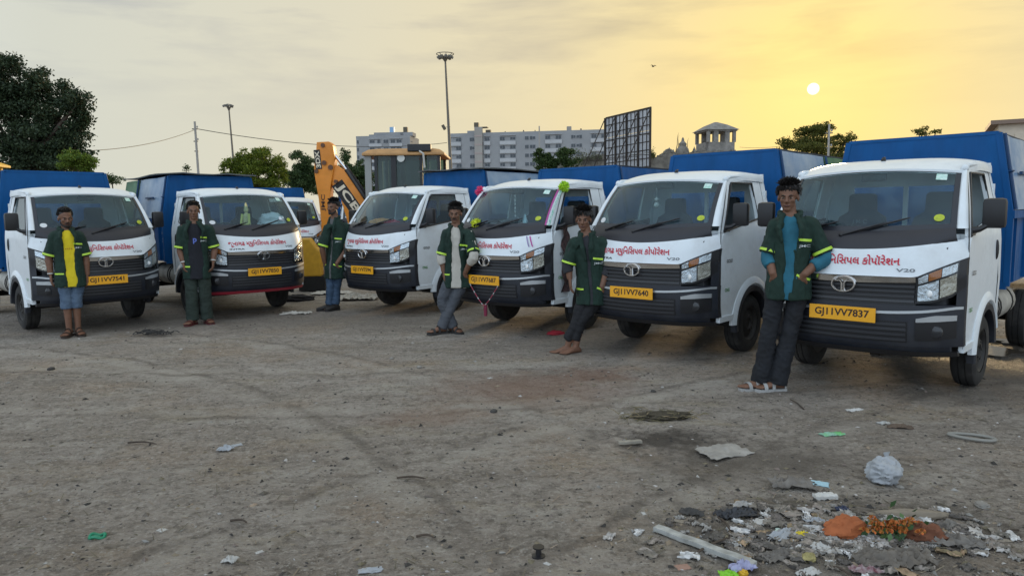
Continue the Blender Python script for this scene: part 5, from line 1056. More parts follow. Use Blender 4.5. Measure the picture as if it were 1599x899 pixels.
def misc_back():
    p = gp(488, 441); Y_ = 14.2; c = dp(488, 400, Y_); r = empty('steel_block', (c.x, Y_, 0), R(8), 'yellow painted steel machine leg behind the second truck', 'machine part'); zt_ = dp(480, 372, Y_).z
    MB().prism([(-.22, .28), (.18, .28), (.18, .78), (.10, .85), (-.02, zt_), (-.22, zt_)], -.2, .2, 'xz').build('casting', mat('yellow machine paint', (.62, .33, .02), .5, var=.15), r, bev=.03); MB().box((0, 0, .15), (.5, .5, .28)).build('foot', DARK, r)
    c = gp(491, 441); r = empty('brick_stack', c, R(12), 'low reddish brick stack beside the second truck wheel', 'bricks')
    RED = mat('red brick', (.26, .065, .04), .9, var=.3, vscale=8)
    for k in range(3):
        for i in range(3): MB().box((i * .145 - .15, (k % 2) * .02, .05 + k * .085), (.14, .24, .08)).build('brick', RED, r, bev=.006)
    c = dp(1575, 188, 12.5); r = empty('site_cabin', (c.x + 1.15, 13.2, 0), R(-30), 'beige cabin with brown side rising behind the nearest truck box', 'cabin'); zt_ = 2.95
    BE = mat('beige cabin sheet', (.62, .52, .40), .6, var=.1); MB().box((0, 0, zt_ / 2 + .1), (1.5, 1.3, zt_ - .2)).build('cabin_wall', BE, r); MB().box((0, 0, zt_ + .03), (1.75, 1.55, .07)).build('roof', mat('brown roof sheet', (.22, .15, .11), .7), r)
    MB().box((-.752, 0, zt_ - .4), (.02, 1.2, .55)).build('side_panel', mat('brown side panel', (.17, .10, .07), .7), r); MB().box((.1, -.66, zt_ - .42), (1.2, .03, .5)).build('front_panel', BE, r, bev=.01)
    c = dp(5, 257, 21); r = empty('machine_canopy', (c.x - 1.75, 21.5, 0), R(10), 'yellow canopy of another machine at the far left edge', 'machine'); zt_ = dp(5, 257, 21).z
    YEL = mat('yellow canopy paint', (.70, .40, .02), .5); MB().loft([[(x, y, z) for x, y in ((-1.1 + i, -.8 + i), (1.1 - i, -.8 + i), (1.1 - i, .8 - i), (-1.1 + i, .8 - i))] for z, i in ((zt_, 0), (zt_ + .06, 0), (zt_ + .32, .55))]).build('roof', YEL, r)
    for x_ in (-.9, .9):
        for y_ in (-.6, .6): MB().box((x_, y_, zt_ / 2), (.09, .09, zt_)).build('post', YEL, r)
    MB().box((0, 0, .75), (1.9, 1.3, .9)).build('engine_cover', YEL, r, bev=.05)
misc_back()
# ---------------------------------------------------------------- things on the trucks
def pompom(label, p, rad, col, seed):
    g = random.Random(seed); mb = MB(); mb.ell((0, 0, 0), rad * .55, 10, 8)
    for i in range(110):
        u = Vector((g.gauss(0, 1), g.gauss(0, 1), g.gauss(0, 1))).normalized(); w = u.orthogonal().normalized() * rad * .12; L_ = rad * g.uniform(.85, 1.1)
        mb.tube([u * rad * .4, u * L_ * .8 + w * .3, u * L_ + w], [rad * .10, rad * .12, rad * .03], 4)
    o = mb.build('pompom', mat(label, col, .7, island=.25), None, smooth=True); o.location = p; tag(o, label, 'pompom')
pompom('lime pompom tied at the top of the decorated truck door frame', on_truck(t4, (-.70, .30, 1.80)), .075, (.35, .60, .02), 1)
pompom('pink pompom on the far roof corner of the decorated truck', on_truck(t4, (.70, .28, 1.78)), .075, (.70, .06, .18), 2)
pompom('yellow pompom on the wiper of the decorated truck', on_truck(t4, (.36, .73, 1.36)), .075, (.55, .62, .03), 3)
def ribbon(label, pts, w, m, nm='ribbon'):
    P = [[p + d * w * k for k in (-.5, .5)] for p, d in pts]; o = MB().slab(P, [[p + Vector((0, 0, -.004)) for p in row] for row in P]).build(nm, m, None); tag(o, label, 'ribbon'); return o
MAG = mat('magenta ribbon', (.50, .04, .30), .4); TEAL = mat('teal ribbon', (.05, .38, .26), .4, col2=(.6, .62, .6), vscale=45)
h4 = -t4.rotation_euler.z; lat4 = Vector((math.cos(h4), -math.sin(h4), 0))
ribbon('magenta ribbon taped down the windscreen edge of the decorated truck', [(on_truck(t4, Wp(-1.0, t) + Vector((-.006, .03, .004))), lat4) for t in [k / 8 for k in range(9)]], .018, MAG)
ribbon('teal and white ribbon taped down the door pillar of the decorated truck', [(on_truck(t4, (-(Wp(1, t).x + .045), Wp(1, t).y + .012, Wp(1, t).z)), lat4) for t in [k / 8 for k in range(9)]], .03, TEAL)
def stripe_on_bonnet(x, m, lab): ribbon(lab, [(on_truck(t4, (x + .05 * t, S(x + .05 * t, 1.10 + .12 * t) + .012, 1.10 + .12 * t)), lat4) for t in (0, .25, .5, .75, 1)], .018, m)
stripe_on_bonnet(-.62, MAG, 'short magenta ribbon above the headlight of the decorated truck'); stripe_on_bonnet(-.585, mat('lilac ribbon', (.30, .25, .45), .4), 'short lilac ribbon above the headlight of the decorated truck')
def garland():
    r = empty('garland', t4.location, t4.rotation_euler.z, 'red and white string garland hanging below plate 7687', 'garland'); n = 22
    pts = [Vector((.235 * (1 - 2 * i / n), S(0, .6) + .03, .63 - .26 * (1 - abs(1 - 2 * i / n) ** 1.25))) for i in range(n + 1)]
    for k, (a, b) in enumerate(zip(pts, pts[1:])): MB().tube([a, a.lerp(b, .5), b], [.004, .007, .004], 6).build('bead', mat('red bead', (.35, .05, .08), .5) if k % 3 else mat('white bead', (.45, .43, .42), .5), r)
    MB().tube([(0, S(0, .4) + .05, .39), (0, S(0, .4) + .06, .34), (0, S(0, .4) + .06, .24)], [.010, .024, .020], 8).build('tassel', mat('crimson tassel', (.20, .02, .05), .8), r)
garland()
def hanging_cloth():
    P = [[on_truck(t4, (-.79 - .02 * math.sin(j * 1.3 + i), .45 - .03 * i + .012 * math.sin(j * 2.1), 1.34 - .062 * j)) for i in range(5)] for j in range(14)]
    o = MB().slab(P, [[p + Vector((.008, .008, 0)) for p in row] for row in P]).build('hanging_cloth', mat('black patterned cloth', (.015, .013, .014), .8, col2=(.10, .05, .05), vscale=26), None, smooth=True); tag(o, 'black patterned cloth hanging on the door of the decorated truck', 'cloth')
hanging_cloth()
def blob(nm, label, cat, parts, loc, group=None):
    r = empty(nm, loc, 0, label, cat, group)
    for pn, m, fn in parts: mb = MB(); fn(mb); mb.build(pn, m, r, smooth=True)
    return r
IVORY = mat('ivory figure', (.60, .52, .24), .5, var=.25, vscale=30)
blob('figurine', 'ivory and yellow garlanded figurine inside the windscreen of truck 7850', 'figurine', [('figure', IVORY, lambda mb: (mb.lathe([(.09, 0), (.075, .03), (.06, .08), (.05, .14), (.055, .19), (.035, .24), (.02, .26)], (0, 0, 0), 'z', 14), mb.ell((0, 0, .30), (.035, .035, .045)), mb.lathe([(.03, .33), (.022, .37), (.004, .41)], (0, 0, 0), 'z', 10))), ('flower_string', mat('flower string', (.65, .60, .15), .7), lambda mb: mb.tube([(-.05, -.03, .24), (-.06, -.06, .10), (0, -.08, .03), (.06, -.06, .10), (.05, -.03, .24)], .018, 8))], on_truck(t2, (.06, .56, 1.28)))
def crumple_mesh(sx, sy, amp, seed, n=14, thick=.003, lift=.0, edge=.18, round_=False, fold=1.0):
    P = []
    for i in range(n + 1):
        row = []
        for j in range(n + 1):
            u, v = i / n - .5, j / n - .5
            if round_: k = max(abs(u), abs(v)) / (math.hypot(u, v) + 1e-9); u *= k; v *= k
            e = 1 + edge * noise.noise(Vector((u * 7 + seed, v * 7, seed * .7))); x, y = u * sx * e, v * sy * e
            q = Vector((x / max(sx, sy) * 3.0 * fold + seed * 1.7, y / max(sx, sy) * 3.0 * fold, seed))
            z = amp * (.55 * (1 - abs(noise.noise(q))) ** 2 + .45 * (1 - 2 * abs(noise.noise(q * 2.3))) + .25 * (1 - 2 * abs(noise.noise(q * 5.1)))) * (1 - .5 * max(abs(u), abs(v)) * 2) + lift
            row.append(Vector((x, y, max(z, .002))))
        P.append(row)
    mb = MB(); mb.slab([[p + Vector((0, 0, thick)) for p in r_] for r_ in P], P); return mb
def scrap(nm, label, cat, px, py, w, h, amp, m, seed, rot=0.0, group=None, parent=None, **k):
    """a crumpled sheet or rag lying on the ground at a place in the yard; w,h in metres"""
    p = gp(px, py); o = crumple_mesh(w, h, amp, seed, **k).build(nm, m, None, smooth=True, fix=False); o.location = (p.x, p.y, gz(p.x, p.y) - .004); o.rotation_euler = (0, 0, R(rot)); return tag(o, label, cat, group)
def solid_rag(nm, label, cat, px, py, r3, m, seed, rot=0.0, amp=.35, z=None, freq=2.2):
    g = MB(); g.ell((0, 0, 0), r3, 28, 18); v = []
    for p in g.v:
        u = Vector((p[0] / r3[0], p[1] / r3[1], p[2] / r3[2])); d = 1 + amp * (noise.noise(u * freq + Vector((seed, 0, 0))) + .6 * (1 - 2 * abs(noise.noise(u * freq * 2 + Vector((0, seed, 0)))))  + .3 * (1 - 2 * abs(noise.noise(u * freq * 4 + Vector((0, seed, 3))))))
        q = Vector(p) * d; q.z = max(q.z, -r3[2] * .55); v.append(q)
    g.v = [tuple(q) for q in v]; p = gp(px, py); o = g.build(nm, m, None, smooth=True); o.location = (p.x, p.y, gz(p.x, p.y) + r3[2] * .5 if z is None else z); o.rotation_euler = (0, 0, R(rot)); return tag(o, label, cat)
WHITEPL = mat('white plastic film', (.46, .48, .50), .35, trans=.25, var=.08); PAPER = mat('dirty white paper', (.50, .49, .46), .85, var=.15, dirt=.3, dirtcol=(.25, .22, .19)); DUSTY = mat('dusty grey rag', (.22, .20, .175), .95, var=.3, vscale=14, col2=(.13, .115, .10))
o = solid_rag('cloth_bundle', 'orange cloth bundle on the dashboard of truck 7594', 'cloth', 600, 470, (.16, .10, .08), mat('orange cloth', (.55, .22, .04), .9), 3); o.location = on_truck(t3, (.10, .55, 1.33))
o = solid_rag('cloth_bundle', 'red cloth on the dashboard of truck 7594', 'cloth', 600, 470, (.12, .08, .07), mat('red dash cloth', (.35, .03, .05), .9), 4); o.location = on_truck(t3, (-.18, .55, 1.32))
o = solid_rag('plastic_bag', 'white plastic bag on the dashboard of truck 7850', 'bag', 600, 470, (.18, .10, .13), mat('white bag film', (.62, .65, .68), .35, var=.08), 5); o.location = on_truck(t2, (-.36, .50, 1.37))
o = MB().lathe([(.028, 0), (.03, .02), (.03, .12), (.012, .17), (.012, .20)], (0, 0, 0), 'z', 12).build('bottle', mat('pale bottle plastic', (.45, .58, .62), .2), None, smooth=True); o.location = on_truck(t4, (-.34, .60, 1.275)); tag(o, 'small clear bottle on the dashboard of the decorated truck', 'bottle')
o = crumple_mesh(.22, .14, .01, 2).build('paper_sheet', PAPER, None, fix=False); o.location = on_truck(t5, (-.05, .58, 1.285)); tag(o, 'white paper lying on the dashboard of truck 7640', 'paper')
r_ = empty('hanging_charm', on_truck(t5, (.08, .38, 1.74)), 0, 'white charm hanging from the mirror of truck 7640', 'charm'); MB().tube([(0, 0, 0), (0, 0, -.10)], .003, 5).build('thread', PAPER, r_); MB().ell((0, 0, -.12), .022).build('bead', PAPER, r_, smooth=True); MB().ell((0, 0, -.18), .032).build('ball', PAPER, r_, smooth=True)
r_ = empty('hanging_charm', on_truck(t4, (.02, .36, 1.74)), 0, 'slim beaded charm hanging from the mirror of the decorated truck', 'charm')
for k in range(6): MB().ell((0, 0, -.04 - .05 * k), (.014, .014, .022)).build('bead', PAPER, r_, smooth=True)
co, ff, w_ = text_mesh('J M C', .015)
bk = [c for s_ in t6.children if s_.name.startswith('seat') for c in s_.children if c.name.startswith('backrest')][0:2]
for b_ in bk:
    sx = -.32 if min(v.co.x for v in b_.data.vertices) < 0 else .34
    if sx > 0: MB().add([(sx - a * .055, -.40, 1.37 + b * .05) for a, b in co], ff).build('seat_lettering', mat('grey seat print', (.30, .31, .31), .8), b_, fix=False)

# ---------------------------------------------------------------- rubbish lying about the yard
def plastic_bag():
    p = gp(1380, 752); r = empty('plastic_bag', (p.x, p.y, gz(p.x, p.y)), R(20), 'knotted white plastic bag standing on the dirt at the right', 'bag'); r.scale = (.86, .86, .86); g = MB(); g.ell((0, 0, .072), (.090, .084, .078), 72, 48); v = []
    for q in g.v:
        u = Vector(q) * 15; d = .94 + .22 * (1 - 2 * abs(noise.noise(u * .8))) + .14 * (1 - 2 * abs(noise.noise(u * 1.9 + Vector((3, 0, 0))))) + .11 * (1 - 2 * abs(noise.noise(u * 3.7)))
        w = Vector((q[0] * d, q[1] * d, .072 + (q[2] - .072) * d)); w.z = max(w.z, .004); v.append(tuple(w))
    g.v = v; g.build('bag_body', WHITEPL, r, smooth=True)
    MB().loft([[(.025 + a * math.cos(t), b * math.sin(t) + .01, z) for t in [2 * math.pi * k / 10 for k in range(10)]] for z, a, b in ((.125, .03, .03), (.155, .012, .012), (.175, .02, .006), (.195, .03, .004))]).build('knot', WHITEPL, r, smooth=True)
plastic_bag()
scrap('plastic_sheet', 'crumpled grey plastic sheet left of the white bag', 'sheet', 1130, 706, .30, .22, .035, mat('grey plastic sheet', (.33, .31, .28), .6, var=.25, vscale=12), 1, 20)
scrap('packet', 'pale blue and green foil packet near the right truck', 'packet', 1300, 681, .16, .07, .022, mat('pale blue packet', (.40, .52, .58), .35, col2=(.10, .42, .08), vscale=9), 2, 8)
scrap('rag', 'grey brown crumpled rag below the white bag', 'rag', 1237, 762, .22, .13, .06, DUSTY, 3, -10)
scrap('paper', 'light blue paper square beside the grey rag', 'paper', 1278, 757, .10, .07, .012, mat('light blue paper', (.36, .55, .62), .7), 4, -25)
scrap('foam_slab', 'broken white foam slab in front of the grey rag', 'foam', 1288, 779, .11, .055, .022, mat('white foam', (.62, .61, .57), .9, dirt=.4, dirtcol=(.3, .27, .23)), 5, 5, thick=.018)
scrap('wrapper', 'flattened pale wrapper near the front of the nearest truck', 'wrapper', 1335, 640, .14, .05, .02, PAPER, 6, 15)
scrap('rag', 'dark brown rag lying beyond the white bag', 'rag', 1405, 668, .16, .07, .035, mat('brown rag', (.12, .085, .06), .95, var=.3), 7, -15)
scrap('wrapper', 'silvery wrapper lying against the dark brown rag', 'wrapper', 1379, 660, .09, .05, .022, mat('silver wrapper', (.42, .42, .40), .3, .4), 8, 20)
def ring_sole():
    p = gp(1517, 685); pts = [(.13 * math.cos(a), .055 * math.sin(a) * (1 + .25 * math.cos(a)), .012) for a in [2 * math.pi * k / 24 for k in range(25)]]; o = MB().tube(pts, .011, 6).build('shoe_sole_rim', mat('pale rubber', (.26, .25, .22), .9), None, smooth=True); o.location = (p.x, p.y, gz(p.x, p.y)); o.rotation_euler = (0, 0, R(-30)); tag(o, 'pale oval rim of an old shoe sole at the right edge', 'shoe sole')
ring_sole()
def plank(nm, label, a, b, w, t, m, cat='plank'):
    A, B = gp(*a), gp(*b); A.z = gz(A.x, A.y) + t / 2 + .008; B.z = gz(B.x, B.y) + t / 2 + .012; c = (A + B) / 2; n = 10; P = []
    d = (B - A); y = d.normalized(); x = y.cross(Vector((0, 0, 1))).normalized(); mb = MB()
    rings = []
    for i in range(n + 1):
        q = A + d * i / n - c + Vector((0, 0, .002 * math.sin(i * 1.7))); ww = w / 2 * (1 + .05 * noise.noise(Vector((i * .9, w * 50, 0)))); rings.append([q + x * sx * ww + Vector((0, 0, sz * t / 2)) for sx, sz in ((-1, -1), (1, -1), (1, 1), (-1, 1))])
    mb.loft(rings); o = mb.build(nm, m, None, bev=.002); o.location = c; tag(o, label, cat)
plank('wooden_plank', 'long whitewashed wooden plank beside the rubbish heap', (1024, 827), (1178, 886), .045, .022, mat('whitewashed wood', (.46, .46, .43), .85, col2=(.25, .25, .23), vscale=18, stretch=(1, 1, 1)))
plank('wood_piece', 'short flat grey piece of wood left of the dark stain', (966, 693), (1002, 691), .035, .018, mat('grey dry wood', (.30, .27, .22), .9, var=.3))
def straw_clump(nm, label, px, py, n, w, h, col, seed, cat='straw', L0=.07, zs=.05):
    g = random.Random(seed); p = gp(px, py); mb = MB()
    for i in range(n):
        a = Vector((g.gauss(0, w / 2.2), g.gauss(0, h / 2.2), abs(g.gauss(0, zs)) * math.exp(-((i % 7) / 5)))); t = g.uniform(0, 6.28); L_ = L0 * g.uniform(.5, 1.4); b = a + Vector((math.cos(t) * L_, math.sin(t) * L_, g.uniform(-.3, .3) * L_)); a.z = max(a.z, .003); b.z = max(b.z, .003); mb.tube([a, a.lerp(b, .5) + Vector((0, 0, .006)), b], [.0035, .003, .002], 3)
    o = mb.build(nm, mat(label, col, .95, island=.4), None, fix=False); o.location = (p.x, p.y, gz(p.x, p.y)); stuff(o); o['label'] = label
def dung(label, px, py):
    o = solid_rag('dung_heap', label, 'dung', px, py, (.17, .07, .026), mat('dry dung', (.075, .062, .040), .98, var=.4, vscale=22, bump=.7, bscale=60), 9, 6, .45, None, 3.0); return o
dung('flat olive brown dung heap on the open dirt left of the white sandals', 1032, 652)
straw_clump('loose_straw', 'straw stalks strewn around the dung heap', 1020, 655, 70, .34, .12, (.20, .165, .09), 4)
# the heap itself
solid_rag('cloth_bag', 'bright orange cloth bag in the rubbish heap', 'bag', 1320, 838, (.095, .055, .050), mat('bright orange cloth', (.38, .11, .035), .85, var=.2, vscale=16), 12, 15, .28)
def flower_heap():
    p = gp(1390, 846); r = empty('flower_offering', (p.x, p.y, gz(p.x, p.y)), 0, 'heap of orange marigolds with green leaves beside the orange bag', 'flowers'); g = random.Random(3)
    for i in range(26):
        mb = MB(); rad = g.uniform(.014, .024)
        for k in range(22):
            a = g.uniform(0, 6.28); el = g.uniform(.1, 1.4); u = Vector((math.cos(a) * math.cos(el), math.sin(a) * math.cos(el), math.sin(el))); w = u.orthogonal().normalized(); mb.add([u * rad * .3, u * rad + w * rad * .35, u * rad * 1.1, u * rad - w * rad * .35], [(0, 1, 2, 3)])
        o = mb.build('marigold', mat('marigold petals', (.45, .16, .03), .8, island=.4), r, fix=False); o.location = (g.gauss(-.01, .06), g.gauss(-.015, .03), .035 + g.uniform(0, .05))
    q = np.array([(g.gauss(0, .07), g.gauss(.01, .035), .03 + abs(g.gauss(0, .035))) for i in range(90)]); stuff(ob('leaf_mass', leaves(q, .038, 5), r, mat('fresh green leaves', (.045, .10, .03), .6, island=.5)))
flower_heap()
solid_rag('rag', 'rust brown cloth at the right end of the marigolds', 'rag', 1440, 845, (.075, .05, .045), mat('rust brown cloth', (.16, .06, .03), .9, var=.3, vscale=20), 14, -20, .4)
scrap('rag', 'long dusty grey rag trailing right from the heap', 'rag', 1488, 852, .24, .10, .055, DUSTY, 15, -12, n=20, fold=1.6)
scrap('rag', 'large folded dusty cloth at the bottom of the heap', 'rag', 1395, 878, .34, .13, .07, mat('dusty brown cloth', (.20, .175, .145), .95, col2=(.11, .095, .08), vscale=10), 16, 6, n=24, fold=1.8)
solid_rag('rolled_cloth', 'rolled tan cloth like a log behind the marigolds', 'cloth', 1420, 812, (.17, .028, .026), mat('tan rolled cloth', (.24, .20, .15), .95, var=.3), 17, -4, .2)
scrap('packet', 'yellow packet beside the orange bag', 'packet', 1253, 842, .06, .045, .030, mat('yellow packet', (.70, .55, .02), .5), 18, 10)
scrap('packet', 'crimson packet under the orange bag', 'packet', 1335, 852, .10, .03, .018, mat('crimson packet', (.38, .03, .06), .5, col2=(.5, .4, .35), vscale=30), 19, -5)
scrap('paper', 'crumpled white paper in front of the orange bag', 'paper', 1281, 862, .085, .07, .035, PAPER, 20, -20)
scrap('plastic_film', 'white plastic film left of the orange bag', 'film', 1225, 840, .15, .08, .045, WHITEPL, 21, 30)
scrap('plastic_film', 'torn white plastic behind the yellow packet', 'film', 1275, 822, .11, .06, .035, WHITEPL, 22, -35)
scrap('plastic_film', 'lilac plastic film over the end of the plank', 'film', 1160, 887, .11, .06, .055, mat('lilac film', (.40, .40, .58), .4, var=.2), 23, 15)
scrap('packet', 'bright green packet at the bottom edge', 'packet', 1138, 895, .075, .045, .03, mat('bright green packet', (.22, .55, .02), .5), 24, 0)
solid_rag('fruit_peel', 'small yellow peel beside the green packet', 'peel', 1160, 893, (.018, .015, .014), mat('yellow peel', (.65, .38, .02), .6), 25)
scrap('rag', 'black plastic strips left of the heap', 'rag', 1150, 805, .20, .08, .055, mat('black film', (.025, .026, .03), .4), 26, 10, n=18, fold=2.2)
scrap('rag', 'dark grey rag at the left end of the heap', 'rag', 1080, 803, .12, .06, .04, mat('dark grey rag', (.07, .065, .06), .95, var=.3), 27, -20)
scrap('plastic_film', 'clear crumpled film above the heap', 'film', 1160, 790, .12, .05, .035, mat('dusty clear film', (.40, .38, .35), .4, var=.3, vscale=20), 28, 5)
scrap('paper', 'pale paper flap between the black plastic and the heap', 'paper', 1200, 818, .12, .06, .02, PAPER, 29, -15)
scrap('paper', 'small mint card lying left of the yellow packet', 'card', 1222, 830, .065, .035, .006, mat('mint card', (.50, .62, .55), .8), 30, -30)
scrap('leaf_litter', 'dry tan leaf at the left end of the heap', 'leaf', 1057, 814, .07, .03, .012, mat('dry tan leaf', (.26, .22, .17), .9), 31, -20)
scrap('leaf_litter', 'dry tan leaf right of the rubbish heap', 'leaf', 1568, 846, .075, .03, .014, MATS['dry tan leaf'], 32, -10)
solid_rag('fruit', 'dry yellowish fruit husk in the middle of the heap', 'husk', 1263, 876, (.026, .022, .02), mat('dry yellow husk', (.34, .29, .12), .9, var=.3, vscale=40), 33, 0, .3)
scrap('cardboard', 'pinkish brown cardboard scrap at the lower left of the heap', 'cardboard', 1066, 883, .06, .045, .008, mat('pink brown card', (.33, .20, .15), .9), 34, 10)
scrap('rag', 'maroon patterned cloth at the bottom edge of the heap', 'rag', 1352, 893, .13, .05, .04, mat('maroon cloth', (.16, .045, .06), .9, col2=(.4, .35, .34), vscale=40), 35, 0)
scrap('paper', 'torn newspaper at the bottom edge left of the maroon cloth', 'paper', 1262, 893, .10, .05, .03, PAPER, 36, 25)
scrap('rag', 'thin grey rag at the heap front below the yellow packet', 'rag', 1215, 868, .16, .07, .04, DUSTY, 37, 25, n=18, fold=1.7)
scrap('rag', 'small twisted grey rag behind the marigolds', 'rag', 1478, 828, .11, .05, .05, DUSTY, 38, 35)
for i, (px, py, lab) in enumerate(((1315, 802, 'dark blue film scrap behind the orange bag'),)): scrap('plastic_film', lab, 'film', px, py, .06, .04, .03, mat('dark blue film', (.02, .03, .07), .5), 39, 0)
for i, (px, py, lab, dx, dy) in enumerate(((1080, 868, 'thin twig pointing at the plank', 60, -24), (1120, 810, 'twig sticking out left of the heap', 20, 24), (1590, 832, 'twig at the far right end of the heap', -30, 8), (1290, 887, 'twig lying at the front of the heap', 40, 14), (650, 835, 'thin twig on the bare dirt left of the black spool', 28, 5), (620, 748, 'thin dark twig on the bare dirt in the middle', 45, 3), (200, 693, 'crooked twig on the dirt at the left', 45, 5), (360, 815, 'dark twig near the bottom left', 26, 5), (1255, 640, 'forked twig in front of the dark trousers man', -22, -14))):
    A, B = gp(px, py), gp(px + dx, py + dy); A.z = gz(A.x, A.y) + .008; B.z = gz(B.x, B.y) + .014; m_ = A.lerp(B, .5) + Vector((.006, .012, .006)); o = MB().tube(catmull([A - A, m_ - A, B - A], 4), [.006] * 5 + [.005] * 3 + [.002], 5).build('twig', BARK, None, smooth=True); o.location = A; tag(o, lab, 'twig', 'twigs on the ground')
# scattered single things
scrap('plastic_scrap', 'white plastic scrap on the dirt left of centre', 'scrap', 352, 702, .10, .05, .045, WHITEPL, 40, 20); scrap('plastic_scrap', 'flat white plastic tail beside the left scrap', 'scrap', 368, 694, .08, .04, .012, WHITEPL, 41, 35)
scrap('tissue', 'torn white tissue near the bottom left edge', 'tissue', 360, 876, .06, .05, .035, PAPER, 42, -10)
scrap('plastic_scrap', 'pale plastic scraps at the bottom edge left of the black spool', 'scrap', 578, 890, .10, .04, .02, WHITEPL, 43, 10)
p = gp(152, 836); o = MB().tube([(.035 * math.cos(a), .022 * math.sin(a), .010 + .006 * math.sin(3 * a)) for a in [2 * math.pi * k / 20 for k in range(21)]], .008, 6).build('plastic_ring', mat('green plastic', (.01, .22, .11), .4), None, smooth=True); o.location = (p.x, p.y, gz(p.x, p.y)); tag(o, 'small green plastic ring at the lower left', 'ring')
p = gp(841, 866); o = MB().lathe([(.030, 0), (.030, .006), (.014, .012), (.012, .036), (.026, .042), (.026, .048)], (0, 0, 0), 'z', 18).build('spool', BLACK, None, smooth=True); o.location = (p.x, p.y, gz(p.x, p.y)); tag(o, 'small black plastic spool at the bottom centre', 'spool')
def tangle():
    g = random.Random(8); p = gp(247, 524); r = empty('wire_tangle', (p.x, p.y, gz(p.x, p.y)), 0, 'tangle of dark rubber strips on the ground between the two left men', 'rubber strips'); m = mat('dark rubber strip', (.03, .028, .026), .8)
    for k in range(9):
        c = Vector((g.uniform(-.26, .26), g.uniform(-.08, .08), 0)); a0 = g.uniform(0, 6); pts = [c + Vector((g.uniform(.09, .16) * math.cos(a0 + t * .8), .07 * math.sin(a0 + t * .8), .015 + .05 * abs(math.sin(t + k)))) for t in range(8)]
        MB().tube(catmull(pts, 4), .008, 6, True, .6).build('strip', m, r, smooth=True)
tangle()
solid_rag('red_shoe', 'crumpled red cloth beside the barefoot young man', 'cloth', 868, 521, (.10, .06, .030), mat('red cloth', (.40, .02, .035), .8, var=.2), 44, 10, .3).name = 'red_cloth'
solid_rag('black_cloth', 'black cloth bundle beside the wheel of the second truck', 'cloth', 462, 469, (.26, .12, .07), mat('black cloth', (.018, .016, .018), .9), 45, 8, .35)
scrap('sack', 'pile of dirty white sacking behind the man in blue jeans', 'sack', 555, 467, .75, .45, .14, mat('dirty white sacking', (.50, .47, .41), .9, var=.2, vscale=8), 46, 0, n=26, fold=2.0)
scrap('sack', 'flat pale sacking on the ground right of the second truck', 'sack', 462, 490, .45, .22, .05, MATS['dirty white sacking'], 47, 10, n=18, fold=1.6)
scrap('sack', 'pale plastic litter patch beyond the second truck', 'litter', 520, 458, .7, .4, .07, MATS['dirty white sacking'], 48, 0, n=20, fold=2.5)
labs = ['tiny white paper chip beside %s' % x for x in ('the green ring', 'the twig at lower left', 'the left plastic tail', 'the black spool', 'the middle stain', 'the barefoot man', 'the leftmost man', 'the long plank tip')]
for (px, py, w), lab in zip(((540 * .466 + 3, 826, .035), (405, 858, .035), (250, 825, .03), (855, 880, .03), (765, 590, .05), (770, 643, .045), (282, 545, .06), (1005, 800, .03)), labs): scrap('paper_chip', lab, 'paper', px, py, w, w * .6, .008, PAPER, px, px)
for (px, py, lab, rr) in ((771, 644, 'dark flat stone in the middle of the yard', .028), (80, 578, 'small dark stone in front of the leftmost truck', .035), (612, 560, 'small pale stone in the middle distance', .025), (1020, 612, 'small dark stone before the white sandals', .022), (655, 575, 'small brown stone below the crossed legs man', .03), (1533, 792, 'pale stone right of the white bag', .035), (1405, 760, 'flat stone right beside the white bag', .02)):
    solid_rag('stone', lab, 'stone', px, py, (rr, rr * .8, rr * .5), mat('dark yard stone' if 'dark' in lab else 'pale yard stone', (.06, .055, .05) if 'dark' in lab else (.27, .25, .22), .9, var=.3, vscale=30), px * .1, px, .2)
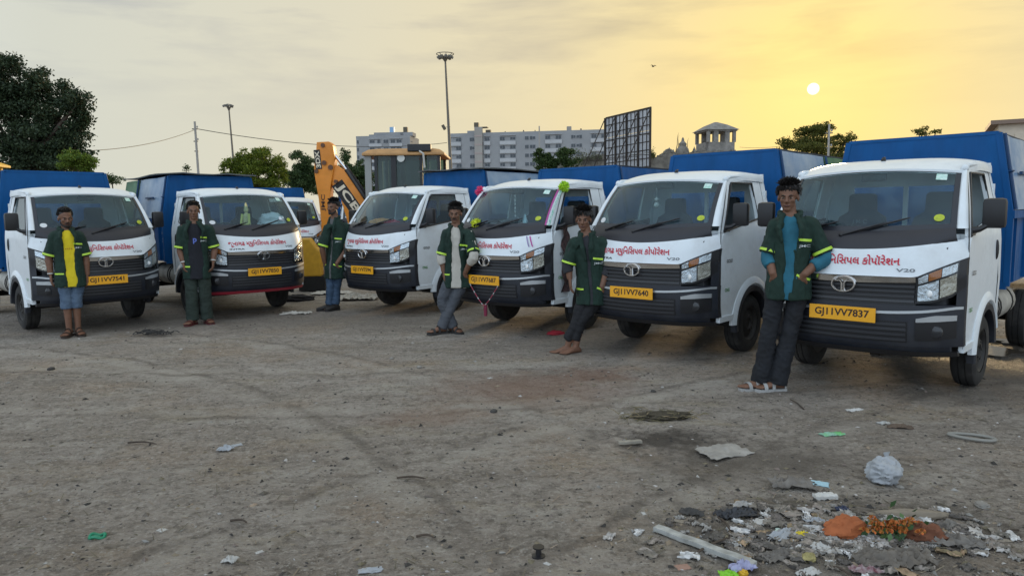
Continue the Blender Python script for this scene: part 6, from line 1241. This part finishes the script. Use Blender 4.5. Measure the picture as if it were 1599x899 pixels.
# fine litter nobody could count
def fine_litter():
    g = np.random.default_rng(11); mats = [((.045, .04, .035), 2600), ((.15, .125, .10), 3200), ((.36, .34, .31), 900), ((.22, .18, .12), 1600)]
    for k, (col, n) in enumerate(mats):
        Yv = 2.6 + 11 * g.random(n) ** 1.6; Xv = (g.random(n) - .5) * 2 * (Yv * .80); heap = g.random(n) < .16
        Xv = np.where(heap, g.normal(1.45, .40, n), Xv); Yv = np.where(heap, np.clip(g.normal(3.25, .25, n), 2.6, 6), Yv)
        s_ = g.lognormal(-4.75, .5, n); s_ = np.clip(s_, .003, .026); v = np.zeros((n, 5, 3)); a = g.random(n) * 6.28; fl = g.uniform(.25, .9, n)
        for c in range(4):
            t = a + c * math.pi / 2 + g.normal(0, .3, n); rr = s_ * (fl if c % 2 else 1) * g.uniform(.7, 1.3, n); v[:, c, 0] = Xv + np.cos(t) * rr; v[:, c, 1] = Yv + np.sin(t) * rr
        v[:, 4, 0] = Xv; v[:, 4, 1] = Yv; z = np.array([gz(x, y) for x, y in zip(Xv, Yv)]); v[:, :, 2] = z[:, None] - .001; v[:, :4, 2] += g.random((n, 4)) * s_[:, None] * .25; v[:, 4, 2] += s_ * g.uniform(.35, .8, n)
        f = []
        for i in range(n): b = i * 5; f += [(b, b + 1, b + 4), (b + 1, b + 2, b + 4), (b + 2, b + 3, b + 4), (b + 3, b, b + 4)]
        me = bpy.data.meshes.new('litter'); me.from_pydata(v.reshape(-1, 3).tolist(), [], f); o = ob('ground_litter', me, None, mat('ground litter tone %d' % k, col, .9, island=.4)); stuff(o); o['label'] = 'fine stones, leaf bits and litter flecks on the dirt'
    mb = MB(); r = random.Random(4)
    for i in range(700):
        y = 2.7 + 8 * r.random() ** 1.7; x = (r.random() - .5) * 1.6 * y
        if r.random() < .3: x, y = r.gauss(1.45, .4), max(2.6, r.gauss(3.3, .3))
        t = r.uniform(0, 3.14); L_ = r.uniform(.02, .09); a = Vector((x, y, gz(x, y) + .004)); b = Vector((x + math.cos(t) * L_, y + math.sin(t) * L_, 0)); b.z = gz(b.x, b.y) + r.uniform(.003, .012); mb.tube([a, b], [.0022, .0015], 3)
    o = mb.build('loose_straw', mat('straw bits', (.22, .185, .125), .9, island=.5), None, fix=False); stuff(o); o['label'] = 'fine straw bits on the dirt'
fine_litter()
def heap_debris():
    g = random.Random(21); tones = [((.24, .21, .175), 190), ((.13, .115, .10), 110), ((.38, .36, .33), 120), ((.58, .57, .55), 60), ((.30, .22, .13), 40)]
    for k, (col, n) in enumerate(tones):
        mb = MB()
        for i in range(n):
            x, y = (1.42 + g.gauss(0, .30), 3.14 + g.gauss(0, .14)) if i % 4 else (g.uniform(1.4, 2.3), 3.12 + g.gauss(0, .13))
            if y < 2.6: continue
            s_ = g.uniform(.025, .10); q = crumple_mesh(s_, s_ * g.uniform(.25, .7), s_ * g.uniform(.06, .22), g.uniform(0, 90), n=6, thick=.0015, fold=.8, edge=.5); M = Matrix.Rotation(g.uniform(0, 6.28), 3, 'Z'); z = gz(x, y)
            mb.add([M @ Vector(v) + Vector((x, y, z + g.uniform(-.004, .012))) for v in q.v], q.f)
        o = mb.build('heap_scraps', mat('heap scrap tone %d' % k, col, .9, var=.3, vscale=30, island=.35), None, smooth=True, fix=False); stuff(o); o['label'] = 'small crumpled scraps matted together in the rubbish heap'
heap_debris()
